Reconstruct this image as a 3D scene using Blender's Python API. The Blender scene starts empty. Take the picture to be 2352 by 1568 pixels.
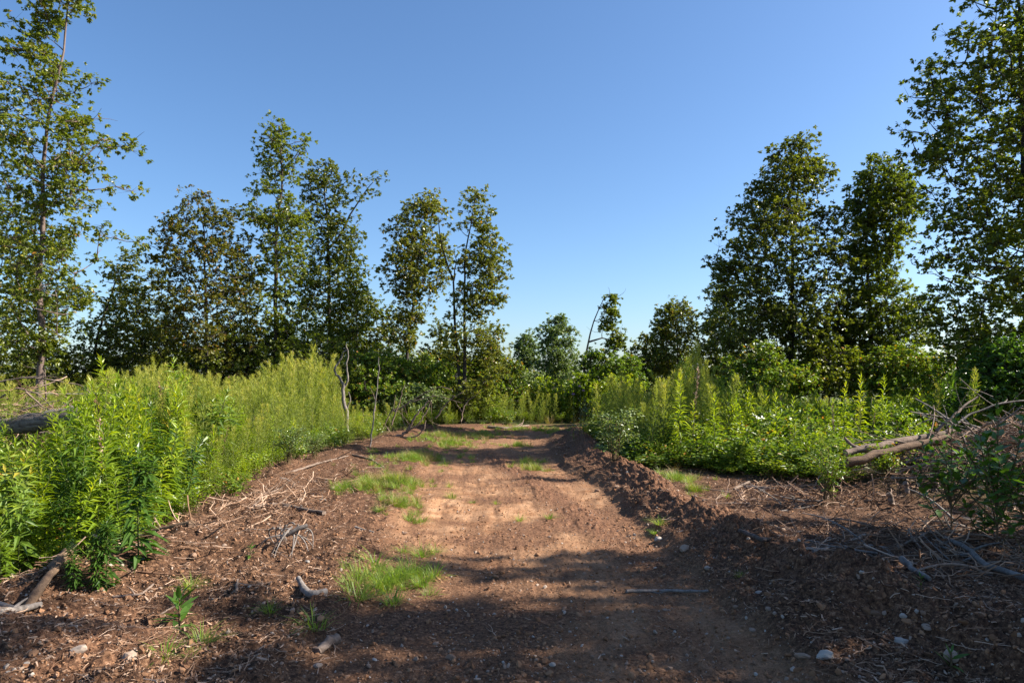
import bpy, math, random
import numpy as np
from mathutils import Vector, Matrix
R = math.radians
sc = bpy.context.scene
# ---------------------------------------------------------------- camera
F = 1568.0            # focal length in units of the 2352-wide picture grid used for measuring
CX, HY, CZ = 1176.0, 870.0, 1.6
cam_d = bpy.data.cameras.new('camera'); cam = bpy.data.objects.new('camera', cam_d)
sc.collection.objects.link(cam); sc.camera = cam
cam_d.sensor_width = 36; cam_d.lens = 24.0; cam_d.shift_y = (HY-784)/2352.0
cam_d.clip_start = .05; cam_d.clip_end = 3000
cam.location = (0, 0, CZ); cam.rotation_euler = (R(90), 0, 0)
# ---------------------------------------------------------------- light
SUN_AZ, SUN_EL = 87.0, 36.0          # azimuth clockwise from +Y
w = bpy.data.worlds.new('World'); sc.world = w; w.use_nodes = True
nt = w.node_tree; bg = nt.nodes['Background']; sky = nt.nodes.new('ShaderNodeTexSky')
sky.sky_type = 'NISHITA'; sky.sun_disc = False
sky.sun_elevation = R(SUN_EL); sky.sun_rotation = R(SUN_AZ)
sky.air_density = 1.0; sky.dust_density = 1.2; sky.ozone_density = 5.0; sky.altitude = 300
hs = nt.nodes.new('ShaderNodeHueSaturation'); hs.inputs['Saturation'].default_value = 1.07
nt.links.new(sky.outputs[0], hs.inputs['Color']); nt.links.new(hs.outputs[0], bg.inputs[0]); bg.inputs[1].default_value = 0.078
sl = bpy.data.lights.new('sun', 'SUN'); sun = bpy.data.objects.new('sun', sl); sc.collection.objects.link(sun)
sl.energy = 5.0; sl.angle = R(0.55); sl.color = (1.0, .93, .82)
SD = Vector((math.sin(R(SUN_AZ))*math.cos(R(SUN_EL)), math.cos(R(SUN_AZ))*math.cos(R(SUN_EL)), math.sin(R(SUN_EL))))
sun.rotation_euler = SD.to_track_quat('Z', 'Y').to_euler(); sun.location = (30, -5, 30)
sc.view_settings.view_transform = 'Standard'; sc.view_settings.look = 'None'
sc.view_settings.exposure = 1.4; sc.view_settings.gamma = 1.0; sc.view_settings.use_curve_mapping = False
sc.cycles.max_bounces = 6; sc.cycles.diffuse_bounces = 3; sc.cycles.glossy_bounces = 2
sc.cycles.transmission_bounces = 3; sc.cycles.transparent_max_bounces = 4
# ---------------------------------------------------------------- helpers
COL = sc.collection
def rg(s): return np.random.default_rng(s)
def sx(px, d): return (px-CX)*d/F
def sz(py, d): return CZ+(HY-py)*d/F
def _hash(ix, iy, s):
    v = (ix.astype(np.int64)*374761393 + iy.astype(np.int64)*668265263 + s*144269) & 0xffffffff
    v = ((v ^ (v >> 13))*1274126177) & 0xffffffff
    return ((v ^ (v >> 16)) & 0xffffff)/float(0xffffff)
def vnoise(x, y, s=0):
    x = np.asarray(x, float); y = np.asarray(y, float)
    ix = np.floor(x); iy = np.floor(y); fx = x-ix; fy = y-iy
    fx = fx*fx*(3-2*fx); fy = fy*fy*(3-2*fy)
    a = _hash(ix, iy, s); b = _hash(ix+1, iy, s); c = _hash(ix, iy+1, s); d = _hash(ix+1, iy+1, s)
    return (a+(b-a)*fx)*(1-fy)+(c+(d-c)*fx)*fy*1.0
def fbm(x, y, s=0, o=4, g=.5):
    t = 0; a = 1; n = 0; ca, sa = math.cos(.6), math.sin(.6)
    x = np.asarray(x, float); y = np.asarray(y, float)
    for i in range(o):
        t = t+a*(vnoise(x, y, s+i*17)-.5); n += a; a *= g
        x, y = (x*ca-y*sa)*2.03, (x*sa+y*ca)*2.03
    return t/n*2
def cells(x, y, s=0):      # cellular bumps: 1 at a cell's middle, 0 at its rim
    x = np.asarray(x, float); y = np.asarray(y, float)
    ix = np.floor(x); iy = np.floor(y); m = np.full(x.shape, 9.0); h = np.zeros(x.shape)
    for i in (-1, 0, 1):
        for j in (-1, 0, 1):
            cx = ix+i+_hash(ix+i, iy+j, s); cy = iy+j+_hash(ix+i, iy+j, s+5)
            r = .25+.75*_hash(ix+i, iy+j, s+9)
            d = np.hypot(x-cx, y-cy)/r; k = d < m
            m = np.where(k, d, m); h = np.where(k, r, h)
    return np.clip(1-m*m*1.6, 0, 1)*h
def ss(a, b, x):
    t = np.clip((np.asarray(x, float)-a)/(b-a), 0, 1); return t*t*(3-2*t)
class MB:
    """collects vertices and faces"""
    def __init__(s): s.v = []; s.f = []; s.m = []; s.t = []; s.n = 0
    def add(s, V, Fc, mat=0, tint=0.0):
        V = np.asarray(V, float).reshape(-1, 3); Fc = np.asarray(Fc, int)
        s.v.append(V); s.f.append(Fc+s.n); s.n += len(V)
        s.m.append(np.full(len(Fc), mat)); s.t.append(np.broadcast_to(np.asarray(tint, float), (len(Fc),)).copy())
    def mesh(s, name, mats, smooth=True):
        me = bpy.data.meshes.new(name)
        if not s.v: return me
        V = np.concatenate(s.v); loops = np.concatenate([f.ravel() for f in s.f])
        tot = np.concatenate([np.full(len(f), f.shape[1]) for f in s.f])
        st = np.concatenate([[0], np.cumsum(tot)[:-1]])
        me.vertices.add(len(V)); me.vertices.foreach_set('co', V.ravel())
        me.loops.add(len(loops)); me.loops.foreach_set('vertex_index', loops.astype(np.int32))
        me.polygons.add(len(tot)); me.polygons.foreach_set('loop_start', st.astype(np.int32))
        me.polygons.foreach_set('loop_total', tot.astype(np.int32))
        me.polygons.foreach_set('material_index', np.concatenate(s.m).astype(np.int32))
        me.polygons.foreach_set('use_smooth', np.full(len(tot), smooth))
        a = me.attributes.new('tint', 'FLOAT', 'FACE'); a.data.foreach_set('value', np.concatenate(s.t).astype(np.float32))
        for m in (mats if isinstance(mats, (list, tuple)) else [mats]): me.materials.append(m)
        me.update(calc_edges=True); return me
def link(name, me, parent=None, loc=None, rot=None, scale=None, kind=None):
    o = bpy.data.objects.new(name, me); COL.objects.link(o)
    if parent is not None: o.parent = parent
    if loc is not None: o.location = loc
    if rot is not None: o.rotation_euler = rot
    if scale is not None: o.scale = (scale,)*3 if np.isscalar(scale) else scale
    if kind: o['kind'] = kind
    return o
def tag(o, label, cat, group=None):
    o['label'] = label; o['category'] = cat
    if group: o['group'] = group
    return o
def copy_tree(o, parent=None):
    c = o.copy(); COL.objects.link(c)
    if parent is not None: c.parent = parent
    for ch in list(o.children): copy_tree(ch, c)
    return c
def tube(mb, P, r, sides=5, mat=0, tint=.5, cap=True, rough=0, g=None):
    P = np.asarray(P, float); n = len(P); r = np.broadcast_to(np.asarray(r, float), (n,))
    T = np.gradient(P, axis=0); T /= np.linalg.norm(T, axis=1)[:, None]+1e-9
    ref = np.array([0., 0, 1]) if abs(T[:, 2]).mean() < .8 else np.array([1., 0, 0])
    A = np.cross(T, ref); A /= np.linalg.norm(A, axis=1)[:, None]+1e-9; B = np.cross(T, A)
    th = np.arange(sides)/sides*2*math.pi
    rr = r[:, None]*np.ones(sides)
    if rough and g is not None: rr = rr*(1+rough*g.normal(size=rr.shape))
    V = P[:, None]+rr[..., None]*(np.cos(th)[None, :, None]*A[:, None]+np.sin(th)[None, :, None]*B[:, None])
    i = np.arange(n-1)[:, None]*sides; j = np.arange(sides)[None]; k = (j+1) % sides
    Fc = np.stack([i+j, i+k, i+sides+k, i+sides+j], -1).reshape(-1, 4)
    mb.add(V, Fc, mat, tint)
    if cap:
        for q, ci in ((0, 0), (n-1, 1)):
            ring = V[q]; c = P[q]
            idx = np.stack([np.arange(sides), (np.arange(sides)+1) % sides, np.full(sides, sides)], -1)
            if q == 0: idx = idx[:, ::-1]
            mb.add(np.vstack([ring, c]), idx, mat, tint)
def norm(a): return a/(np.linalg.norm(a, axis=-1, keepdims=True)+1e-9)
def leaves(mb, P, D, N, L, W, mat=0, tint=None, kind='rhomb', fold=.12, droop=.15, g=None):
    """many leaves at once. P base, D direction, N upper side"""
    P = np.asarray(P, float); n = len(P); D = norm(np.asarray(D, float)); S = norm(np.cross(D, N)); U = np.cross(S, D)
    L = np.broadcast_to(L, (n,))[:, None]; W = np.broadcast_to(W, (n,))[:, None]
    if tint is None: tint = np.zeros(n)
    b = np.arange(n)[:, None]
    if kind == 'rhomb':
        m = P+D*L*.5
        V = np.stack([P, m+S*W*.5+U*W*fold, P+D*L-U*L*droop, m-S*W*.5+U*W*fold], 1)
        Fc = np.concatenate([b*4+[0, 1, 2], b*4+[0, 2, 3]]); mb.add(V, Fc, mat, np.concatenate([tint, tint]))
    elif kind == 'lance':
        m = P+D*L*.45-U*W*fold
        V = np.stack([P, m+S*W*.5+U*W*fold*2, m, m-S*W*.5+U*W*fold*2, P+D*L-U*L*droop], 1)
        Fc = np.concatenate([b*5+[0, 1, 2], b*5+[0, 2, 3], b*5+[1, 4, 2], b*5+[2, 4, 3]])
        mb.add(V, Fc, mat, np.tile(tint, 4))
    elif kind == 'blade':
        a = P+S*W*.5; c = P-S*W*.5; m = P+D*L*.55
        V = np.stack([a, c, m-S*W*.35, m+S*W*.35, P+D*L-U*L*droop], 1)
        f4 = np.concatenate([b*5+[0, 1, 2], b*5+[0, 2, 3], b*5+[3, 2, 4]]); mb.add(V, f4, mat, np.tile(tint, 3))
    elif kind == 'strip':
        V = np.stack([P+S*W*.5, P-S*W*.5, P+D*L-U*L*droop], 1); mb.add(V, b*3+[0, 1, 2], mat, tint)
def rdir(g, n, zmin=-1, zmax=1):
    z = g.uniform(zmin, zmax, n); a = g.uniform(0, 2*math.pi, n); r = np.sqrt(1-z*z)
    return np.stack([r*np.cos(a), r*np.sin(a), z], -1)
# ---------------------------------------------------------------- materials
def newmat(name):
    m = bpy.data.materials.new(name); m.use_nodes = True; t = m.node_tree; t.nodes.clear()
    return m, t, t.nodes, t.links
def ramp(n, stops):
    r = n.new('ShaderNodeValToRGB'); e = r.color_ramp.elements
    while len(e) < len(stops): e.new(.5)
    for k, (p, c) in enumerate(stops): e[k].position = p; e[k].color = (*c, 1)
    return r
def leafmat(name, stops, rough=.42, trans=.38, boost=(1.5, 1.55, .55), spec=.5, jit=.25):
    m, t, n, l = newmat(name)
    out = n.new('ShaderNodeOutputMaterial'); at = n.new('ShaderNodeAttribute'); at.attribute_name = 'tint'
    oi = n.new('ShaderNodeObjectInfo'); ma = n.new('ShaderNodeMath'); ma.operation = 'MULTIPLY_ADD'
    ma.inputs[1].default_value = jit; l.new(oi.outputs['Random'], ma.inputs[0]); l.new(at.outputs['Fac'], ma.inputs[2])
    sb = n.new('ShaderNodeMath'); sb.operation = 'SUBTRACT'; l.new(ma.outputs[0], sb.inputs[0]); sb.inputs[1].default_value = jit/2
    r = ramp(n, stops); l.new(sb.outputs[0], r.inputs[0])
    p = n.new('ShaderNodeBsdfPrincipled'); l.new(r.outputs[0], p.inputs['Base Color'])
    p.inputs['Roughness'].default_value = rough; p.inputs['Specular IOR Level'].default_value = spec
    mu = n.new('ShaderNodeMix'); mu.data_type = 'RGBA'; mu.blend_type = 'MULTIPLY'; mu.inputs[0].default_value = 1
    l.new(r.outputs[0], mu.inputs[6]); mu.inputs[7].default_value = (*boost, 1)
    tr = n.new('ShaderNodeBsdfTranslucent'); l.new(mu.outputs[2], tr.inputs[0])
    mx = n.new('ShaderNodeMixShader'); mx.inputs[0].default_value = trans
    l.new(p.outputs[0], mx.inputs[1]); l.new(tr.outputs[0], mx.inputs[2]); l.new(mx.outputs[0], out.inputs[0])
    return m
def barkmat(name, c1, c2, scale=14, rough=.9, c3=None, bump=.4, ms=(1, 1, .35)):
    m, t, n, l = newmat(name)
    out = n.new('ShaderNodeOutputMaterial'); p = n.new('ShaderNodeBsdfPrincipled'); l.new(p.outputs[0], out.inputs[0])
    tc = n.new('ShaderNodeTexCoord'); mp = n.new('ShaderNodeMapping'); mp.inputs['Scale'].default_value = ms
    l.new(tc.outputs['Object'], mp.inputs[0])
    no = n.new('ShaderNodeTexNoise'); no.inputs['Scale'].default_value = scale; no.inputs['Detail'].default_value = 6
    no.inputs['Roughness'].default_value = .7; l.new(mp.outputs[0], no.inputs[0])
    st = [(.35, c1), (.65, c2)]
    if c3: st.append((.75, c3))
    r = ramp(n, st); l.new(no.outputs[0], r.inputs[0]); l.new(r.outputs[0], p.inputs['Base Color'])
    p.inputs['Roughness'].default_value = rough; p.inputs['Specular IOR Level'].default_value = .25
    b = n.new('ShaderNodeBump'); b.inputs['Strength'].default_value = bump; b.inputs['Distance'].default_value = .02
    l.new(no.outputs[0], b.inputs['Height']); l.new(b.outputs[0], p.inputs['Normal'])
    return m
def tintmat(name, stops, rough=.9, spec=.2, jit=.8):
    m, t, n, l = newmat(name)
    out = n.new('ShaderNodeOutputMaterial'); p = n.new('ShaderNodeBsdfPrincipled'); l.new(p.outputs[0], out.inputs[0])
    at = n.new('ShaderNodeAttribute'); at.attribute_name = 'tint'; oi = n.new('ShaderNodeObjectInfo')
    ma = n.new('ShaderNodeMath'); ma.operation = 'MULTIPLY_ADD'; ma.inputs[1].default_value = jit
    l.new(oi.outputs['Random'], ma.inputs[0]); l.new(at.outputs['Fac'], ma.inputs[2])
    r = ramp(n, stops); l.new(ma.outputs[0], r.inputs[0])
    tc = n.new('ShaderNodeTexCoord'); no = n.new('ShaderNodeTexNoise'); no.inputs['Scale'].default_value = 30; no.inputs['Detail'].default_value = 3
    l.new(tc.outputs['Object'], no.inputs[0])
    mr = n.new('ShaderNodeMapRange'); mr.inputs['To Min'].default_value = .6; mr.inputs['To Max'].default_value = 1.35; l.new(no.outputs[0], mr.inputs[0])
    mu = n.new('ShaderNodeMix'); mu.data_type = 'RGBA'; mu.blend_type = 'MULTIPLY'; mu.inputs[0].default_value = 1
    l.new(r.outputs[0], mu.inputs[6]); l.new(mr.outputs[0], mu.inputs[7]); l.new(mu.outputs[2], p.inputs['Base Color'])
    p.inputs['Roughness'].default_value = rough; p.inputs['Specular IOR Level'].default_value = spec
    return m
M = {}
M['oak'] = leafmat('oak_leaf', [(0, (0.065, 0.089, 0.012)), (.35, (0.114, 0.147, 0.016)), (.75, (0.193, 0.219, 0.022)), (.93, (0.293, 0.255, 0.026)), (1, (0.366, 0.166, 0.030))])
M['oakdark'] = leafmat('dark_oak_leaf', [(0, (0.060, 0.082, 0.014)), (.4, (0.114, 0.137, 0.015)), (.8, (0.189, 0.193, 0.021)), (1, (0.350, 0.214, 0.029))], trans=.33)
M['rust'] = leafmat('rusty_oak_leaf', [(0, (0.075, 0.081, 0.014)), (.4, (0.125, 0.127, 0.018)), (.66, (0.175, 0.161, 0.022)), (.72, (0.300, 0.138, 0.030)), (1, (0.350, 0.161, 0.040))])
M['olive'] = leafmat('olive_leaf', [(0, (0.068, 0.086, 0.015)), (.45, (0.137, 0.158, 0.022)), (.85, (0.205, 0.194, 0.031)), (1, (0.328, 0.158, 0.039))], rough=.36)
M['weed'] = leafmat('weed_leaf', [(0, (0.086, 0.150, 0.010)), (.4, (0.172, 0.260, 0.014)), (.8, (0.285, 0.369, 0.022)), (1, (0.399, 0.410, 0.035))], trans=.45, boost=(1.6, 1.45, .4), jit=.5)
M['fennel'] = leafmat('feathery_leaf', [(0, (0.087, 0.133, 0.023)), (.5, (0.212, 0.254, 0.041)), (.8, (0.335, 0.339, 0.063)), (1, (0.472, 0.400, 0.099))], trans=.42, rough=.55, spec=.3)
M['bramble'] = leafmat('bramble_leaf', [(0, (0.069, 0.124, 0.016)), (.5, (0.138, 0.213, 0.022)), (.82, (0.240, 0.279, 0.030)), (.9, (0.378, 0.264, 0.030)), (1, (0.482, 0.192, 0.040))], rough=.42, trans=.35)
M['pale'] = leafmat('pale_shrub_leaf', [(0, (0.081, 0.130, 0.039)), (.5, (0.146, 0.202, 0.066)), (1, (0.276, 0.317, 0.132))], rough=.42, trans=.3)
M['sap'] = leafmat('sapling_leaf', [(0, (0.039, 0.085, 0.014)), (.5, (0.070, 0.140, 0.018)), (1, (0.125, 0.194, 0.020))], rough=.38, trans=.38)
M['grass'] = leafmat('grass_blade', [(0, (0.081, 0.144, 0.018)), (.5, (0.162, 0.252, 0.025)), (.9, (0.270, 0.336, 0.040)), (1, (0.472, 0.384, 0.120))], trans=.4, rough=.5)
M['dry'] = leafmat('dry_grass_blade', [(0, (.22, .16, .06)), (1, (.38, .28, .12))], trans=.3, rough=.6)
M['logbark'] = barkmat('log_bark', (.07, .05, .038), (.22, .175, .14), 26, c3=(.34, .29, .25), bump=1.0, ms=(.3, 1, 1))
M['stem'] = barkmat('green_stem', (.06, .09, .025), (.12, .12, .04), 20)
M['redstem'] = barkmat('red_brown_stem', (.09, .06, .03), (.15, .10, .05), 20)
M['bark'] = barkmat('oak_bark', (.045, .035, .028), (.13, .10, .085), 18)
M['barkred'] = barkmat('reddish_bark', (.08, .052, .044), (.21, .155, .13), 16)
M['barkdark'] = barkmat('dark_bark', (.022, .018, .014), (.06, .048, .04), 18)
M['dead'] = barkmat('weathered_dead_wood', (.10, .068, .05), (.27, .20, .155), 24, c3=(.40, .31, .25), bump=.7, ms=(.4, 1, .6))
M['deadgrey'] = barkmat('grey_dead_wood', (.10, .085, .075), (.27, .23, .20), 22)
M['peeled'] = barkmat('peeled_log', (.07, .045, .032), (.22, .14, .085), 16, c3=(.36, .22, .13), bump=.8, ms=(.4, 1, 1))
M['chip'] = tintmat('wood_chips', [(0, (.05, .028, .018)), (.4, (.13, .07, .042)), (.7, (.28, .165, .10)), (1, (.50, .35, .25))])
M['stone'] = tintmat('stones', [(0, (.14, .08, .05)), (.4, (.23, .14, .09)), (.75, (.30, .22, .165)), (1, (.38, .33, .28))], rough=.85)
M['clod'] = tintmat('soil_clods', [(0, (.13, .068, .038)), (.5, (.21, .11, .06)), (1, (.33, .18, .10))], rough=1, spec=.05)
M['purple'] = tintmat('thistle_purple', [(0, (.30, .16, .36)), (1, (.42, .25, .45))])
M['orange'] = leafmat('orange_leaf', [(0, (.5, .2, .03)), (1, (.6, .3, .05))], trans=.3)
# ---------------------------------------------------------------- terrain
def road_r(y):   # right edge of the track
    return np.interp(y, [-30, 3, 6, 8, 10.5, 12.5, 17, 20, 22, 24, 30, 60], [1.8, 1.75, 1.62, 1.55, 1.42, 1.05, 1.0, 1.25, 1.9, 3.4, 9, 40])
def road_l(y):
    return np.interp(y, [-30, 3, 6, 8, 11, 15, 18, 20, 22, 24, 30, 60], [-1.2, -1.15, -1.15, -1.25, -1.5, -1.75, -1.75, -1.6, -1.2, -.2, 4.5, 34])
def bank_l(y):   # where the weeds begin on the left
    return np.interp(y, [-10, 4.2, 5.1, 6, 7.8, 9.3, 11.4, 14.8, 17.9, 20.9, 23.5, 25, 30, 60], [-5, -4.1, -3.66, -3.3, -3.65, -3.77, -4.0, -3.9, -3.4, -2.9, -1.5, 1.8, 8, 36])
def crest(y):
    return np.interp(y, [-10, 3.2, 4, 4.6, 5.7, 6.4, 8.5, 12, 14, 18, 20, 24, 60], [3.2, 2.75, 2.5, 2.3, 2.08, 2.0, 1.95, 1.62, 1.5, 1.7, 2.3, 5.6, 50])
def veg_r(y):    # front-left edge of the right-hand growth
    return np.interp(y, [5, 6.9, 8.3, 10, 11, 11.7, 13.2, 17.9, 20, 22, 24, 60], [7.5, 5.6, 4.5, 4.1, 3.3, 2.5, 1.9, 1.85, 2.2, 3.2, 5.4, 50])
PILES = [(-7.9, 11.3, 1.7, .75, .75), (6.8, 9.2, 1.9, 1.1, .62), (8.6, 10.2, 1.6, 1.2, .6)]
def terrain(x, y):
    x = np.asarray(x, float); y = np.asarray(y, float)
    near = 1-ss(20, 60, np.abs(y))
    z = .05*fbm(x*.25, y*.25, 3, 3)*near
    rr, rl, cr = road_r(y), road_l(y), crest(y)
    on = ss(rl-.25, rl+.15, x)*(1-ss(rr-.2, rr+.05, x))
    # wheel tracks
    for c in (-.55, .95): z = z-.025*np.exp(-((x-(rl+rr)/2-c)/.28)**2)*on
    z = z+on*.016*fbm(x*5.5+.25*fbm(y*.5, x*.3, 71, 2), y*.32, 72, 3)*near
    cs = 1.15-(y-6.6)*.2
    clodline = np.exp(-((x-cs)/.24)**2)*on*ss(4.6, 6.5, y)*(1-ss(13, 17, y))
    soft = np.clip(1-on*.92, 0, 1)
    z = z+clodline*(.022+.045*cells(x*17, y*17, 4)*ss(.25, .6, vnoise(x*5, y*2.5, 12)))
    f1 = cells(x*9, y*9, 1); f2 = cells(x*22, y*22, 2); f3 = fbm(x*5, y*5, 8, 4)
    fine = np.clip(1.15-np.abs(y)/20, .15, 1)
    z = z+soft*fine*(.05*f3+.045*f1+.02*f2)+on*fine*(.012*fbm(x*7, y*7, 5, 4)+.016*f2*ss(.35, .6, vnoise(x*1.3, y*1.3, 6))+.008*cells(x*38, y*38, 7))
    # side of the road rises a little
    z = z-.04*on+.05*(1-on)*near
    # windrow of pushed-up soil on the right
    hh = .225+.13*(1-ss(5, 8, y))*fbm(y*2.2, 0*y+4, 25, 2)+.08*fbm(y*.9, 3.3+0*y, 21, 3)+.05*fbm(x*3, y*3, 22, 3)
    hh = hh*(1-ss(18.5, 21, y))*np.where(y < 2.9, ss(0, 2.9, y)*.6+.3, 1)
    dx = x-cr+.14*fbm(y*.8, 0*y+9, 31, 2)
    prof = np.where(dx < 0, np.exp(-np.abs(dx/.25)**1.6), np.exp(-(dx/.33)**2))
    z = z+hh*prof*(.92+.08*f1+.22*fbm(x*4, y*4, 23, 3)+.14*f2+.10*cells(x*34, y*34, 24))
    # left rim of scraped litter
    bl = bank_l(y)
    z = z+.11*np.exp(-((x-bl-.35)/.35)**2)*(1+1.2*fbm(x*2.2, y*2.2, 41, 3))*(1-ss(21, 24, y))
    z = z+.17*np.exp(-(((x+2.9)/.9)**2+((y-3.75)/.42)**2))          # mound in the near left corner
    z = z-.09*np.exp(-(((x+1.9)/.6)**2+((y-4.35)/.3)**2))
    z = z+.10*np.exp(-(((x+2.35)/.5)**2+((y-6.1)/.3)**2))
    z = z+.16*np.exp(-(((x-2.1)/.35)**2+((y-4.45)/.3)**2))
    for px, py, a, b, h in PILES:
        z = z+h*np.exp(-(((x-px)/a)**2+((y-py)/b)**2))
    return z*np.where(np.abs(y) > 200, 0, 1)
def T(x, y): return float(terrain(np.array([x]), np.array([y]))[0])
def G(px, py):   # ground point seen at a picture position
    d = 1.6*F/(py-HY)
    for _ in range(12):
        z = T(sx(px, d), d); d = d*.5+.5*(CZ-z)*F/(py-HY)
    return np.array([sx(px, d), d, T(sx(px, d), d)])
# ---------------------------------------------------------------- ground, road, soil windrow
def groundmat():
    m, t, n, l = newmat('woodland_soil')
    out = n.new('ShaderNodeOutputMaterial'); p = n.new('ShaderNodeBsdfPrincipled'); l.new(p.outputs[0], out.inputs[0])
    ge = n.new('ShaderNodeNewGeometry')
    def noise(s, d=6, r=.65, dis=0):
        q = n.new('ShaderNodeTexNoise'); q.inputs['Scale'].default_value = s; q.inputs['Detail'].default_value = d
        q.inputs['Roughness'].default_value = r; q.inputs['Distortion'].default_value = dis; l.new(ge.outputs['Position'], q.inputs[0]); return q
    def attr(a): q = n.new('ShaderNodeAttribute'); q.attribute_name = a; return q
    def mix(f, a, b, bt='MIX'):
        q = n.new('ShaderNodeMix'); q.data_type = 'RGBA'; q.blend_type = bt
        for s, v in ((0, f), (6, a), (7, b)):
            if hasattr(v, 'links'): l.new(v, q.inputs[s])
            else: q.inputs[s].default_value = v if s == 0 else (*v, 1)
        return q.outputs[2]
    n1 = noise(3.2); n2 = noise(34, 5); n3 = noise(110, 3, .7); n4 = noise(.7, 3)
    sand = ramp(n, [(.32, (.29, .135, .062)), (.48, (.41, .225, .118)), (.68, (.53, .32, .185))]); l.new(n1.outputs[0], sand.inputs[0])
    soil = ramp(n, [(.34, (.03, .016, .010)), (.48, (.085, .044, .025)), (.58, (.15, .078, .042)), (.72, (.30, .18, .11))]); l.new(n2.outputs[0], soil.inputs[0])
    red = ramp(n, [(.34, (.065, .03, .017)), (.5, (.17, .083, .046)), (.68, (.33, .175, .10))]); l.new(n2.outputs[0], red.inputs[0])
    c = mix(attr('sand').outputs['Fac'], soil.outputs[0], sand.outputs[0])
    c = mix(attr('red').outputs['Fac'], c, red.outputs[0])
    # pebbly speckle and dark crumbs
    sp = ramp(n, [(.32, (.25, .22, .2)), (.43, (.85, .85, .85)), (.60, (1, 1, 1)), (.70, (1.6, 1.5, 1.4))]); l.new(n3.outputs[0], sp.inputs[0])
    c = mix(.95, c, sp.outputs[0], 'MULTIPLY')
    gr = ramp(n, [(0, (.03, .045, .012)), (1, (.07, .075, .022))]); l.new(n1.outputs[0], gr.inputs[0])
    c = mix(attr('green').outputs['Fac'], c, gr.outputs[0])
    l.new(c, p.inputs['Base Color']); p.inputs['Roughness'].default_value = .95; p.inputs['Specular IOR Level'].default_value = .15
    ad = n.new('ShaderNodeMath'); ad.operation = 'MULTIPLY_ADD'; ad.inputs[1].default_value = .45; l.new(n3.outputs[0], ad.inputs[0]); l.new(n2.outputs[0], ad.inputs[2])
    b = n.new('ShaderNodeBump'); b.inputs['Strength'].default_value = .8; b.inputs['Distance'].default_value = .022
    l.new(ad.outputs[0], b.inputs['Height']); l.new(b.outputs[0], p.inputs['Normal'])
    return m
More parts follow.
